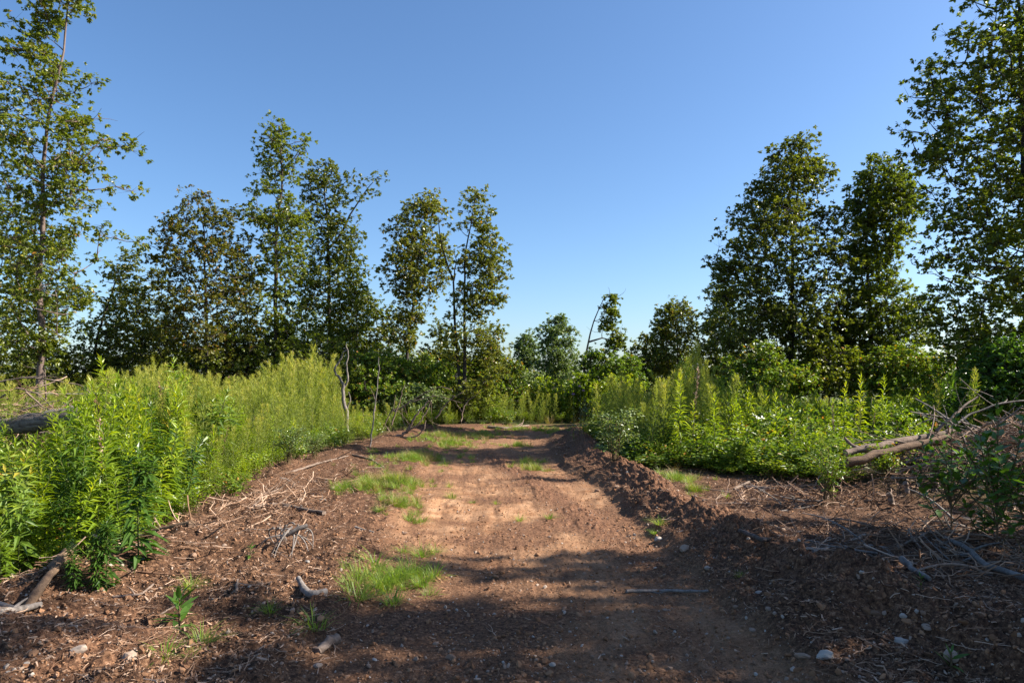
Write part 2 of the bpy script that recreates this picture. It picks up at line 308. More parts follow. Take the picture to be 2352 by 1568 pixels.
def build_ground():
    gm = groundmat()
    ys = [-400, -200, -100, -50, -25, -12, -6, -3, -1.5, -.5, .5, 1.2, 1.8, 2.3, 2.7]; y = 3.0
    while y < 27: ys.append(y); y += .0052*y**1.28
    while y < 900: ys.append(y); y *= 1.12
    ys = np.array(ys)
    yc = np.clip(ys, -30, 60)
    rl, rr = road_l(yc)-.35, road_r(yc)+.02; br = np.maximum(crest(yc)+.62, rr+.5)
    W = np.maximum(np.abs(ys)*.82+1.5, 4)
    nl, nr, nb, nR = 230, 190, 90, 210
    far = np.array([1.0, 1.15, 1.5, 2.2, 4, 9, 30, 120])
    cols = []
    t = (np.linspace(1, 0, nl, endpoint=False)**1.0)
    Lfar = [rl-(W+rl.clip(-1e9, W*.9))*1.0*f for f in far[::-1][:-1]]
    cols += Lfar
    span = np.maximum(W+rl, 2)
    for f in t: cols.append(rl-span*f)
    for i, f in enumerate(Lfar): cols[i] = rl-span*far[::-1][i]
    a = len(cols)
    for f in np.linspace(0, 1, nr, endpoint=False): cols.append(rl+(rr-rl)*f)
    b = len(cols)
    for f in np.linspace(0, 1, nb, endpoint=False): cols.append(rr+(br-rr)*f)
    c = len(cols)
    spR = np.maximum(W-br, 2)
    for f in np.linspace(0, 1, nR, endpoint=False): cols.append(br+spR*f)
    for f in far: cols.append(br+spR*f)
    X = np.stack(cols, 1); Y = np.repeat(ys[:, None], X.shape[1], 1)
    Z = terrain(X, Y)
    nc = X.shape[1]; V = np.stack([X, Y, Z], -1)
    on = (1-ss(23, 26, Y))*ss(road_l(Y)-.3, road_l(Y)+.35, X+.25*fbm(X*1.5, Y*1.5, 61, 3))*(1-ss(road_r(Y)-.25, road_r(Y)+.08, X+.1*fbm(X*3, Y*3, 62, 2)))
    cs = 1.15-(Y-6.6)*.2
    clod = np.exp(-((X-cs)/.27)**2)*ss(4.6, 6.5, Y)*(1-ss(13, 17, Y))
    patch = ss(.05, .35, fbm(X*.9, Y*1.3, 63, 4))
    streak = ss(-.1, .45, fbm(X*5.2+1.6*fbm(X*.6, Y*.9, 73, 3), Y*.45+1.3*fbm(X*2.6, Y*1.3, 74, 3), 72, 4)); patch = np.maximum(patch, .6*streak); patch = np.maximum(patch, .55*ss(10.5, 13.5, Y)); near = ss(5.0, 8.2, Y+.5*fbm(X*1.3, Y*1.3, 64, 3)); strip = ss(.0, .5, X-.1+.4*fbm(X, Y, 65, 3)); sand = np.clip(on*(1-.97*clod)*(1-.75*patch)*(near+(1-near)*(.12+.4*strip)), 0, 1)
    red = (.45+.55*ss(4.5, 8, Y))*np.clip(np.exp(-((X-crest(Y)+.05)/.32)**2)*.9+on*.75+.35*ss(-4, -1.5, X)*(X < 1)*ss(5.5, 8, Y), 0, 1)*(1-sand)*(Y < 24)
    red = np.maximum(red, .6*np.exp(-(((X+2.9)/1.1)**2+((Y-3.8)/.6)**2)))
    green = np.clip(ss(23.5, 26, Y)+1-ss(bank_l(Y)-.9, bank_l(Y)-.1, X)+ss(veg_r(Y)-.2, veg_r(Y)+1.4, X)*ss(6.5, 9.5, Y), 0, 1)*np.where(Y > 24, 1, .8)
    for name, c0, c1 in (('ground', 0, a), ('dirt_road', a, b), ('soil_windrow', b, c), ('ground', c, nc-1)):
        v = V[:, c0:c1+1].reshape(-1, 3); k = c1+1-c0; nrw = len(ys)
        i = np.arange(nrw-1)[:, None]*k; j = np.arange(k-1)[None]
        Fc = np.stack([i+j, i+j+1, i+k+j+1, i+k+j], -1).reshape(-1, 4)
        mb = MB(); mb.add(v, Fc); me = mb.mesh(name, gm)
        for an, A in (('sand', sand), ('red', red), ('green', green)):
            q = me.attributes.new(an, 'FLOAT', 'POINT'); q.data.foreach_set('value', A[:, c0:c1+1].ravel().astype(np.float32))
        link(name, me, kind='structure')
build_ground()
# ---------------------------------------------------------------- trees
def bez(p0, p1, p2, n):
    t = np.linspace(0, 1, n)[:, None]; return (1-t)**2*p0+2*t*(1-t)*p1+t*t*p2
def tree(name, label, d, trunk, env, nclump, leafn, leafL, mat, bark, seed, r0=.1, cr=.42, twigs=9, depth=.85, cat='tree', group=None,
         bare=0, out=.55, world=False, extra=(), tufts=(), wn=.5, leafW=.6, roots=None):
    nclump = int(nclump*(1.75 if not world else 1.0)); leafL = leafL*(.86 if not world else 1); leafn = leafn*1.5 if d < 40 else leafn
    """trunk, env in picture units at distance d (or metres when world)"""
    g = rg(seed)
    if world: fx = lambda p: p; fz = lambda p: p
    else: fx = lambda p: sx(p, d); fz = lambda p: sz(p, d)
    tp = np.array([[fx(p[0]), d+(p[2] if len(p) > 2 else 0), fz(p[1])] for p in trunk], float)
    base = tp[0].copy(); gz = T(base[0], base[1]); tp[0, 2] = gz-.12
    # resample trunk with wobble
    seg = np.r_[0, np.cumsum(np.linalg.norm(np.diff(tp, axis=0), axis=1))]; n = max(8, int(seg[-1]/.45))
    u = np.linspace(0, seg[-1], n); tr = np.stack([np.interp(u, seg, tp[:, k]) for k in range(3)], 1)
    wob = np.cumsum(g.normal(size=(n, 3))*.022*(seg[-1]/10)**.3, axis=0); wob -= np.linspace(0, 1, n)[:, None]*wob[-1]; tr[:, :2] += wob[:, :2]
    rad = r0*(1-.86*np.linspace(0, 1, n)**.8); rad[0] *= 1.45; rad[1] *= 1.1
    O = np.array([base[0], base[1], gz]); root = bpy.data.objects.new(name, None); COL.objects.link(root); root.location = O
    tag(root, label, cat, group)
    mt = MB(); tube(mt, tr-O, rad, 9, 0, .5, rough=.05, g=g)
    for ex in extra:                                  # further stems of the same tree
        ep = np.array([[fx(p[0]), d+(p[2] if len(p) > 2 else 0), fz(p[1])] for p in ex[0]], float)
        if ex[1]: ep[0, 2] = T(ep[0, 0], ep[0, 1])-.1
        sg = np.r_[0, np.cumsum(np.linalg.norm(np.diff(ep, axis=0), axis=1))]; uu = np.linspace(0, sg[-1], max(6, int(sg[-1]/.5)))
        e = np.stack([np.interp(uu, sg, ep[:, k]) for k in range(3)], 1); e[:, :2] += g.normal(size=(len(e), 2))*.02
        tube(mt, e-O, ex[2]*(1-.8*np.linspace(0, 1, len(e))), 7, 0, .5); tr = np.vstack([tr, e])
    # clumps
    ev = np.array([[fz(p[0]), fx(p[1]), fx(p[2])] for p in env], float); ev = ev[np.argsort(ev[:, 0])]
    zs = np.linspace(ev[0, 0], ev[-1, 0], 200); wl = np.interp(zs, ev[:, 0], ev[:, 1]); wr = np.interp(zs, ev[:, 0], ev[:, 2])
    if not world: wc = (wl+wr)/2; k_ = 1.2 if d == 21 else 1.1; wl, wr = wc+(wl-wc)*k_, wc+(wr-wc)*k_
    pw = np.maximum(wr-wl, .05)**1.35; cdf = np.cumsum(pw)/pw.sum()
    zc = np.interp(g.uniform(size=nclump), cdf, zs)
    zc = zs[0]+np.clip((zc-zs[0]), 0, zs[-1]-zs[0])
    L = np.interp(zc, zs, wl); Rr = np.interp(zc, zs, wr); hw = (Rr-L)/2; cx = (L+Rr)/2
    pad = np.minimum(cr*.5, hw*.6)
    rr = g.uniform(size=nclump)**out; th = g.uniform(0, 2*math.pi, nclump)
    C = np.stack([cx+(hw-pad)*rr*np.cos(th), d+(hw-pad)*depth*rr*np.sin(th)*np.where(np.ones(nclump), 1, 1), zc], -1)
    keep = fbm(C[:, 0]*.9+seed, C[:, 2]*1.1+C[:, 1]*.7, seed % 50, 2) > -wn
    C = C[keep]
    if len(tufts): C = np.vstack([C, [[fx(p[0]), d+g.normal()*.2, fz(p[1])] for p in tufts]])
    # tie each clump to the wood
    dist = np.min(np.linalg.norm(C[:, None]-tr[None], axis=2), 1); C = C[np.argsort(dist)]
    nodes = [p for p in tr[max(1, n//8):]]; nr_ = list(np.full(len(nodes), .03)); NA = np.array(nodes)
    mbr = MB(); segs = []
    for c in C:
        dv = c-NA; dd = np.linalg.norm(dv, axis=1)+np.clip(-(dv[:, 2])+.25*np.hypot(dv[:, 0], dv[:, 1]), 0, 9)*1.3
        k = int(np.argmin(dd)); a = NA[k]; ln = np.linalg.norm(c-a)
        if ln < .05: continue
        mid = (a+c)/2+np.array([0, 0, -.10*ln])+g.normal(size=3)*.09*ln
        q = bez(a, mid, c, 5 if ln > .7 else 4)
        rb = min(.011+.013*ln, r0*.5); tube(mbr, q-O, np.linspace(rb, .006, len(q)), 4, 0, .5, cap=False)
        NA = np.vstack([NA, q[1:]])
    for _ in range(bare):                             # leafless twigs that stick out
        k = g.integers(len(NA)//3, len(NA)); a = NA[k]; v = rdir(g, 1, .2, 1)[0]; v[0] += np.sign(a[0]-cx.mean())*.5; v = v/np.linalg.norm(v)
        q = bez(a, a+v*.4+g.normal(size=3)*.1, a+v*g.uniform(.6, 1.2), 5); tube(mbr, q-O, np.linspace(.01, .004, 5), 3, 0, .5, cap=False)
    # twigs and leaf whorls
    m = len(C); nt_ = g.poisson(twigs, m).clip(3, None); idx = np.repeat(np.arange(m), nt_)
    crs = cr*g.uniform(.65, 1.3, m)[idx][:, None]
    dr = rdir(g, len(idx), -.75, 1); te = C[idx]+dr*crs*g.uniform(.35, 1, len(idx))[:, None]*np.array([1, 1, .72])
    P0 = C[idx]-O; P1 = te-O; A = norm(np.cross(P1-P0, np.array([0, .3, 1.]))); w_ = .0045
    V = np.stack([P0+A*w_, P0-A*w_, P1], 1); b3 = np.arange(len(idx))[:, None]*3
    mbr.add(V, b3+[0, 1, 2], 0, .5)
    V2 = np.stack([P0+np.array([0, 0, w_]), P0-np.array([0, 0, w_]), P1], 1); mbr.add(V2, b3+[0, 1, 2], 0, .5)
    ml = MB(); k = len(idx); nl = g.poisson(leafn, k).clip(2, None); li = np.repeat(np.arange(k), nl); N = len(li)
    hd = norm(te-C[idx]); D = norm(rdir(g, N, -.75, .6)+hd[li]*.7+np.array([0, 0, -.12]))
    Lf = leafL*g.uniform(.65, 1.25, N); P = te[li]-O+g.normal(size=(N, 3))*leafL*.22-D*leafL*.15
    up = norm(np.array([0, 0, 1.])+g.normal(size=(N, 3))*.62)
    tint = np.clip(g.beta(2, 2.3, N)*.75+(g.uniform(size=m)[idx][li]-.5)*.22+.12+(g.uniform(size=N) < .02)*.4, 0, 1)
    leaves(ml, P, D, up, Lf, Lf*leafW*g.uniform(.8, 1.2, N), 0, tint, 'rhomb', .14, g.uniform(-.05, .3, N)[:, None])
    link('trunk', mt.mesh('trunk', bark), root)
    link('branches', mbr.mesh('branches', bark), root)
    link('crown', ml.mesh('crown', mat, smooth=False), root)
    return root
B, BR, BD = M['bark'], M['barkred'], M['barkdark']
# tall trees on the left
tree('oak_tree', 'tall open-branched oak with reddish straight trunk, tallest on the far left', 19,
     [(88, 900), (96, 650), (104, 450), (108, 330), (120, 250), (150, 120), (160, -40)],
     [(-45, 95, 200), (20, 60, 235), (60, 20, 170), (100, 5, 160), (150, 20, 250), (215, -10, 330), (260, -30, 130), (300, -20, 390), (350, -30, 470), (400, -30, 380), (450, -20, 380), (480, 0, 490), (530, 0, 300), (575, 30, 520), (630, 0, 330), (720, -20, 250), (800, 0, 200)][0:0]
     or [(-45, 95, 200), (20, 50, 225), (50, 60, 150), (95, 20, 130), (150, 20, 200), (200, 0, 210), (255, -10, 170), (300, 0, 290), (350, -20, 300), (395, 0, 230), (440, 0, 290), (480, 10, 210), (540, 10, 310), (590, 20, 230), (660, 0, 250), (760, -10, 190), (820, 10, 160)],
     145, 6, .125, M['oak'], BR, 11, r0=.115, cr=.46, twigs=11, wn=.24, bare=18, tufts=[(250, 320), (285, 330), (300, 345), (270, 430), (300, 438), (240, 540), (275, 548), (310, 555), (320, 562), (200, 175), (215, 195), (110, 30), (70, 10), (20, 40)])
tree('oak_tree', 'dense dark leaved tree filling the left picture edge behind the tall open oak', 21,
     [(-60, 900), (-70, 500), (-60, 200)],
     [(170, -190, 30), (300, -230, 45), (450, -240, 70), (600, -250, 75), (750, -250, 110), (850, -200, 90)],
     230, 6, .13, M['oakdark'], BD, 12, r0=.12, cr=.52, wn=.6)
tree('small_oak_tree', 'small dark oak leaning right between tall left oak and rusty leaved oak', 26,
     [(192, 900), (225, 760), (262, 650), (300, 600)],
     [(585, 270, 330), (640, 210, 380), (700, 190, 400), (760, 185, 410), (830, 180, 400), (880, 200, 380)],
     130, 6, .13, M['oakdark'], BD, 13, r0=.09, cr=.5, wn=.35)
tree('oak_tree', 'oak with rust brown autumn leaves left of the twin tall green trees', 24,
     [(476, 900), (478, 700), (470, 520), (455, 470)],
     [(450, 415, 480), (480, 350, 540), (530, 335, 560), (580, 345, 590), (640, 350, 590), (720, 375, 590), (800, 370, 590), (870, 360, 600)],
     185, 6, .125, M['rust'], BD, 14, r0=.09, cr=.46, wn=.42)
tree('oak_tree', 'tallest middle oak with pale straight trunk and narrow clumped top', 25,
     [(636, 900), (635, 700), (636, 520), (650, 400), (640, 290)],
     [(275, 620, 665), (310, 590, 735), (350, 590, 710), (385, 570, 690), (430, 575, 700), (490, 545, 730), (540, 560, 730), (600, 590, 720), (680, 590, 720), (760, 585, 720), (830, 590, 700)],
     150, 6, .13, M['oak'], B, 15, r0=.13, cr=.46, wn=.34)
tree('oak_tree', 'broad dark tree with bare side branch reaching right behind the tallest middle oak', 28,
     [(765, 900), (760, 700), (755, 520), (745, 390)],
     [(360, 725, 765), (400, 690, 810), (450, 690, 800), (520, 700, 825), (580, 710, 845), (650, 690, 860), (750, 680, 880), (850, 680, 880)],
     210, 6, .13, M['oakdark'], BD, 16, r0=.13, cr=.5, wn=.5,
     extra=[([(770, 560), (812, 480), (838, 440), (868, 405)], False, .05)], tufts=[(812, 500), (822, 450), (840, 425), (855, 410), (868, 408), (860, 440), (835, 460), (805, 410), (820, 550)])
tree('oak_tree', 'leaning oak left of the narrow pair beside the gap in the trees', 26,
     [(935, 905), (940, 780), (950, 690), (960, 600), (985, 470)],
     [(440, 950, 1015), (480, 930, 1035), (530, 880, 1040), (580, 870, 1040), (640, 870, 1035), (700, 900, 1000), (750, 890, 980), (800, 870, 960)],
     135, 6, .13, M['olive'], BD, 17, r0=.1, cr=.45, wn=.42)
tree('hickory_tree', 'narrow upright tree with two trunks at the right end of the left row', 24,
     [(1066, 925), (1066, 750), (1066, 600), (1092, 450)],
     [(435, 1070, 1120), (470, 1045, 1165), (520, 1040, 1130), (560, 1050, 1175), (620, 1045, 1180), (700, 1030, 1165), (780, 1010, 1170), (850, 990, 1160), (905, 980, 1150)],
     150, 6, .125, M['olive'], BD, 18, r0=.085, cr=.42, wn=.45,
     extra=[([(1060, 925), (1048, 760), (1040, 640), (1012, 560), (1005, 500)], True, .07), ([(1040, 650), (1046, 600), (1044, 570)], False, .03)])
# understorey along the left row
us = [(250, 25, 820, 120, 'olive', 'low olive bush under the small leaning oak'),
      (560, 25, 745, 130, 'oak', 'leafy bush between rusty oak and pale trunked oak'),
      (740, 24, 770, 150, 'oak', 'yellowish green bush behind the forked dead snag'),
      (870, 24, 800, 140, 'bramble', 'olive green bush in front of the leaning middle oak'),
      (975, 25, 820, 120, 'bramble', 'brownish bush left of the two-trunked narrow tree'),
      (1130, 27, 815, 100, 'bramble', 'yellow green bush at the foot of the two-trunked narrow tree'),
      (430, 27, 800, 130, 'oak', 'green bush under the rust brown oak'),
      (90, 24, 790, 150, 'oak', 'leafy bush around the base of the tall open oak'),
      (660, 27, 770, 150, 'oak', 'green bush around the base of the pale trunked oak')]
for k, (px, d, top, hw, mt_, lb) in enumerate(us):
    tree('bush', lb, d, [(px, 905), (px+8, (top+905)/2), (px-5, top+15)],
         [(top, px-hw*.3, px+hw*.25), (top+35, px-hw*.7, px+hw*.75), (top+80, px-hw, px+hw), (925, px-hw*.95, px+hw*.95)],
         110, 6, .115, M[mt_], BD, 30+k, r0=.04, cr=.4, cat='bush', wn=.6, extra=[([(px-20, 905), (px-hw*.4, top+60)], True, .03), ([(px+15, 905), (px+hw*.45, top+50)], True, .03)])
fills = [(40, 22.5, 470, 150, 'oak', 'leafy tree close behind the tall open oak on the far left'), (290, 28, 640, 85, 'oakdark', 'dark tree behind the small leaning oak'),
      (400, 28, 690, 90, 'olive', 'olive tree behind the left side of the rusty oak'), (560, 27, 590, 85, 'oakdark', 'green tree between rusty oak and tallest middle oak'),
      (700, 29, 560, 95, 'oak', 'tree behind the gap right of the pale straight trunk'), (815, 27, 600, 85, 'oak', 'green tree below the bare reaching side branch'),
      (890, 28, 700, 80, 'olive', 'low olive tree left of the leaning middle oak trunk'), (1010, 27.5, 740, 75, 'olive', 'olive tree between the leaning middle oak and the two-trunked tree'),
      (1120, 27, 760, 60, 'olive', 'small tree right of the two-trunked narrow tree')]
for k, (px, d, top, hw, mt_, lb) in enumerate(fills):
    tree('small_oak_tree', lb, d, [(px, 905), (px+6, 800), (px-4, top+15)],
         [(top, px-hw*.2, px+hw*.2), (top+50, px-hw*.6, px+hw*.55), (top+110, px-hw*.9, px+hw*.8), (820, px-hw, px+hw), (890, px-hw*.8, px+hw*.9)],
         75, 6, .125, M[mt_], BD, 150+k, r0=.06, cr=.46, wn=.45)
for k, (px, d, top, hw, lb) in enumerate([(1190, 29, 850, 75, 'low yellow green bush beyond the road bend, left of the others there'), (1262, 27.5, 868, 70, 'low bright bush directly behind the road bend'), (1345, 26, 862, 60, 'bright bush at the foot of the leaning far oak'), (1080, 24.5, 880, 80, 'low bright bush in front of the two-trunked narrow tree'), (1420, 24, 868, 70, 'yellow green bush right of the leaning far oak'), (960, 23, 890, 70, 'low pale bush among the arching dead limbs')]):
    tree('bush', lb, d, [(px, 925), (px+5, top+20)], [(top, px-hw*.4, px+hw*.4), (top+25, px-hw*.9, px+hw*.9), (940, px-hw, px+hw)], 55, 6, .10, M[['pale', 'weed', 'weed', 'fennel', 'weed', 'pale'][k]], BD, 170+k, r0=.03, cr=.34, cat='bush', wn=.7)
# far middle
tree('young_tree', 'thin pale young tree left of the slender far middle tree', 36, [(1212, 900), (1210, 820), (1212, 780)],
     [(762, 1200, 1225), (800, 1178, 1240), (840, 1180, 1245), (890, 1170, 1240)], 90, 6, .13, M['pale'], B, 50, r0=.06, cr=.42, wn=.5)
tree('young_tree', 'slender grey green tree in the far middle where the road bends away', 34, [(1284, 905), (1282, 820), (1280, 740)],
     [(718, 1268, 1295), (750, 1240, 1320), (800, 1235, 1325), (850, 1225, 1330), (900, 1220, 1330)], 130, 6, .135, M['pale'], B, 51, r0=.07, cr=.42, wn=.42,
     extra=[([(1262, 905), (1258, 830)], True, .04), ([(1300, 905), (1303, 820)], True, .04)])
tree('leaning_oak', 'small oak leaning right with foliage only on its right side beside the far road bend', 27,
     [(1328, 885), (1345, 810), (1362, 745), (1388, 683)],
     [(675, 1392, 1418), (700, 1375, 1425), (730, 1368, 1425), (765, 1385, 1430), (790, 1392, 1447), (800, 1395, 1430)],
     26, 6, .13, M['oak'], B, 52, r0=.085, cr=.30, wn=.7, bare=6, extra=[([(1352, 785), (1385, 775), (1425, 790)], False, .04)])
tree('bush', 'low dark green bush around the foot of the small right-leaning oak', 27, [(1390, 900), (1388, 830)],
     [(805, 1350, 1420), (830, 1325, 1480), (870, 1320, 1485), (900, 1325, 1480)], 90, 6, .125, M['bramble'], BD, 53, r0=.04, cr=.4, cat='bush', wn=.6)
tree('small_oak_tree', 'rounded sunlit young oak between the leaning oak and the big right clump', 30, [(1558, 900), (1556, 800), (1552, 710)],
     [(688, 1535, 1575), (720, 1500, 1600), (770, 1490, 1605), (830, 1470, 1600), (890, 1450, 1600)], 130, 6, .13, M['olive'], B, 54, r0=.08, cr=.45, wn=.5)
tree('bush', 'olive bush with bare twigs beneath the rounded young oak', 31, [(1470, 900), (1475, 800)],
     [(775, 1455, 1500), (810, 1440, 1540), (870, 1435, 1560), (900, 1430, 1560)], 70, 6, .13, M['olive'], BD, 55, r0=.04, cr=.4, cat='bush', wn=.5, bare=10)
tree('small_oak_tree', 'dark shadowed tree at the left foot of the big right-hand oak', 29, [(1665, 900), (1660, 780), (1650, 690)],
     [(655, 1630, 1680), (700, 1610, 1720), (760, 1590, 1730), (830, 1580, 1740), (900, 1580, 1740)], 160, 6, .125, M['oakdark'], BD, 56, r0=.08, cr=.42, wn=.6, bare=10)
# big right clump
tree('oak_tree', 'broad pointed oak with bronze leaves, tallest of the clump right of the road', 21,
     [(1815, 905), (1818, 700), (1822, 500), (1842, 340)],
     [(318, 1828, 1860), (350, 1775, 1890), (400, 1735, 1900), (460, 1700, 1910), (520, 1665, 1930), (580, 1640, 1935), (650, 1640, 1940), (740, 1640, 1950), (820, 1650, 1960), (880, 1680, 1960)],
     480, 6, .115, M['olive'], BD, 60, r0=.11, cr=.42, wn=.5, depth=.8)
tree('oak_tree', 'narrower oak with sparse forked top right of the broad pointed oak', 21,
     [(1995, 905), (1992, 700), (1985, 560), (2005, 380)],
     [(362, 1995, 2030), (400, 1965, 2090), (450, 1945, 2100), (490, 1930, 2105), (540, 1925, 2090), (590, 1930, 2060), (660, 1925, 2080), (740, 1920, 2130), (800, 1920, 2150), (860, 1920, 2140)],
     300, 6, .12, M['oak'], BD, 61, r0=.09, cr=.42, wn=.48,
     extra=[([(1935, 905), (1940, 760), (1950, 650)], True, .05), ([(2040, 905), (2050, 780), (2060, 700)], True, .045), ([(2090, 905), (2095, 800)], True, .03)])
tree('oak_tree', 'huge oak filling the right picture edge, dark against the sky', 15.5,
     [(2360, 905), (2365, 700), (2350, 450), (2340, 150), (2330, -80)],
     [(-120, 2260, 2420), (-30, 2220, 2480), (40, 2200, 2520), (100, 2160, 2560), (170, 2100, 2600), (230, 2080, 2620), (300, 2080, 2640), (370, 2120, 2650), (450, 2130, 2660), (520, 2140, 2660), (590, 2120, 2660), (650, 2110, 2650), (720, 2130, 2640), (790, 2180, 2600), (840, 2220, 2560)],
     560, 6, .115, M['oak'], BD, 62, r0=.15, cr=.42, wn=.55, depth=.75, bare=8)
tree('bush', 'yellow green bush with dead red-brown stub under the huge right edge oak', 17, [(2240, 915), (2245, 820)],
     [(770, 2190, 2260), (810, 2160, 2400), (860, 2150, 2420), (910, 2150, 2420)], 100, 6, .1, M['bramble'], BD, 63, r0=.04, cr=.36, cat='bush', wn=.6)
tree('bush', 'sunlit leafy bush at the right picture edge beyond the brush heap', 13.5, [(2310, 930), (2312, 850)],
     [(770, 2290, 2360), (820, 2230, 2430), (880, 2200, 2450), (945, 2190, 2450)], 120, 6, .1, M['sap'], BD, 64, r0=.03, cr=.3, cat='bush', wn=.6)
for k, (px, d, top, hw, mt_, lb) in enumerate([(1760, 19, 800, 120, 'bramble', 'yellowish bush filling the foot of the broad pointed oak'),
      (1900, 20, 780, 120, 'oak', 'green bush between the two oaks of the right clump'), (2070, 19, 790, 120, 'bramble', 'yellowish bush among the thin stems right of the sparse forked oak')]):
    tree('bush', lb, d, [(px, 905), (px+8, (top+905)/2), (px-5, top+15)],
         [(top, px-hw*.3, px+hw*.25), (top+35, px-hw*.7, px+hw*.75), (top+80, px-hw, px+hw), (905, px-hw*.9, px+hw*.9)],
         75, 6, .11, M[mt_], BD, 70+k, r0=.035, cr=.38, cat='bush', wn=.6)
# woodland edge beyond, behind everything: individual rounded trees far off
g = rg(5)
for k in range(16):
    px = -60+k*165+g.uniform(-40, 40); d = g.uniform(48, 62); top = g.uniform(800, 850)
    if 1150 < px < 1480: top += 25
    hw = g.uniform(60, 100)
    tree('distant_tree', 'low distant woodland tree, '+['first', 'second', 'third', 'fourth', 'fifth', 'sixth', 'seventh', 'eighth', 'ninth', 'tenth', 'eleventh', 'twelfth', 'thirteenth', 'fourteenth', 'fifteenth', 'sixteenth'][k]+' from the left along the far horizon', d, [(px, 890), (px, top+10)],
         [(top, px-hw*.3, px+hw*.3), (top+25, px-hw*.8, px+hw*.8), (895, px-hw, px+hw)], 30, 5, .27, M[['oak', 'pale', 'olive'][k % 3]], BD, 90+k, r0=.1, cr=.9, twigs=8, cat='tree', group='low distant trees of the far woodland', wn=.7)
# trees to the right of the camera, beyond the picture edge, whose shade falls on the near road
for k, (x, y, h, wd, zb) in enumerate([(8.9, 5.0, 7.6, 1.5, 1.2), (11.4, 6.6, 9.0, 1.2, 3.2), (12.6, 3.9, 13.4, 2.3, 5.0), (9.4, 2.8, 9.6, 1.8, 1.8), (7.9, 6.7, 3.0, .9, .4), (13.0, 7.9, 8.4, .9, 5.6), (14.6, 5.6, 13.6, 1.5, 8.0)]):
    tree('roadside_oak', ['nearer', 'broad', 'tallest', 'leaning', 'short bushy', 'slim', 'rearmost'][k]+' oak standing right of the viewpoint that shades the near road', y, [(x, 0), (x+.1, h*.5), (x-.1, h-.2)],
         [(h, x-.25, x+.25), (h*.85, x-wd*.65, x+wd*.6), (h*.6, x-wd, x+wd), (h*.4, x-wd*.9, x+wd), (zb, x-wd*.5, x+wd*.5)],
         int(20*wd*(h-zb)*.46), 6, .15, M['oak'], BD, 120+k, r0=.1, cr=.42, twigs=8, group='oaks right of the viewpoint', world=True, wn=.38, leafW=.6)
# ---------------------------------------------------------------- plants
def weed_meshes(seed, h=1.0, n=110, L0=.12, W0=.022, mat='weed', stem='stem', bush=.0, lo=.04, ang=.9):
    """upright leafy herb with lance leaves all the way up"""
    g = rg(seed); lean = g.normal(size=2)*.07; t = np.linspace(0, 1, 7)[:, None]
    S = np.hstack([lean*t**1.6*h+g.normal(size=(7, 2))*.006*t, t*h]); ms = MB(); tube(ms, S, np.linspace(.007, .002, 7), 4, 0, .5, cap=False)
    ml = MB(); axes = [(S, 0.0, 1.0, n)]
    for b in range(int(bush)):
        t0 = g.uniform(.35, .8); a = g.uniform(0, 6.28); p = np.array([np.interp(t0, t[:, 0], S[:, k]) for k in range(3)])
        ln = h*g.uniform(.15, .35); e = p+np.array([math.cos(a)*.45, math.sin(a)*.45, .9])*ln
        q = bez(p, (p+e)/2+np.array([math.cos(a), math.sin(a), 0])*ln*.12, e, 5); tube(ms, q, np.linspace(.004, .0015, 5), 3, 0, .5, cap=False)
        axes.append((q, .6, .75, int(n*.28)))
    for A, t0, sc_, k in axes:
        u = lo+(1-lo)*np.linspace(0, 1, k)**.92; i = np.linspace(0, 1, len(A)); P = np.stack([np.interp(u, i, A[:, c]) for c in range(3)], 1)
        a = np.arange(k)*2.4+g.normal(size=k)*.3; el = np.interp(u, [0, .5, .9, 1], [-.1, .35, .8, 1.3])*ang+g.normal(size=k)*.2
        D = np.stack([np.cos(a)*np.cos(el), np.sin(a)*np.cos(el), np.sin(el)], 1)
        N = np.stack([-np.cos(a)*np.sin(el), -np.sin(a)*np.sin(el), np.cos(el)], 1)+g.normal(size=(k, 3))*.15
        L = L0*sc_*np.interp(u, [0, .25, .7, 1], [.8, 1.15, .85, .4])*g.uniform(.75, 1.2, k)
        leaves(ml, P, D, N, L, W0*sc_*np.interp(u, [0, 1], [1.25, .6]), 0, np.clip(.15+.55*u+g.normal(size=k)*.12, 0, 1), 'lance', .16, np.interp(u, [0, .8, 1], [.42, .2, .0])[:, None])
    return ms.mesh('stem', M[stem]), ml.mesh('foliage', M[mat], smooth=False)
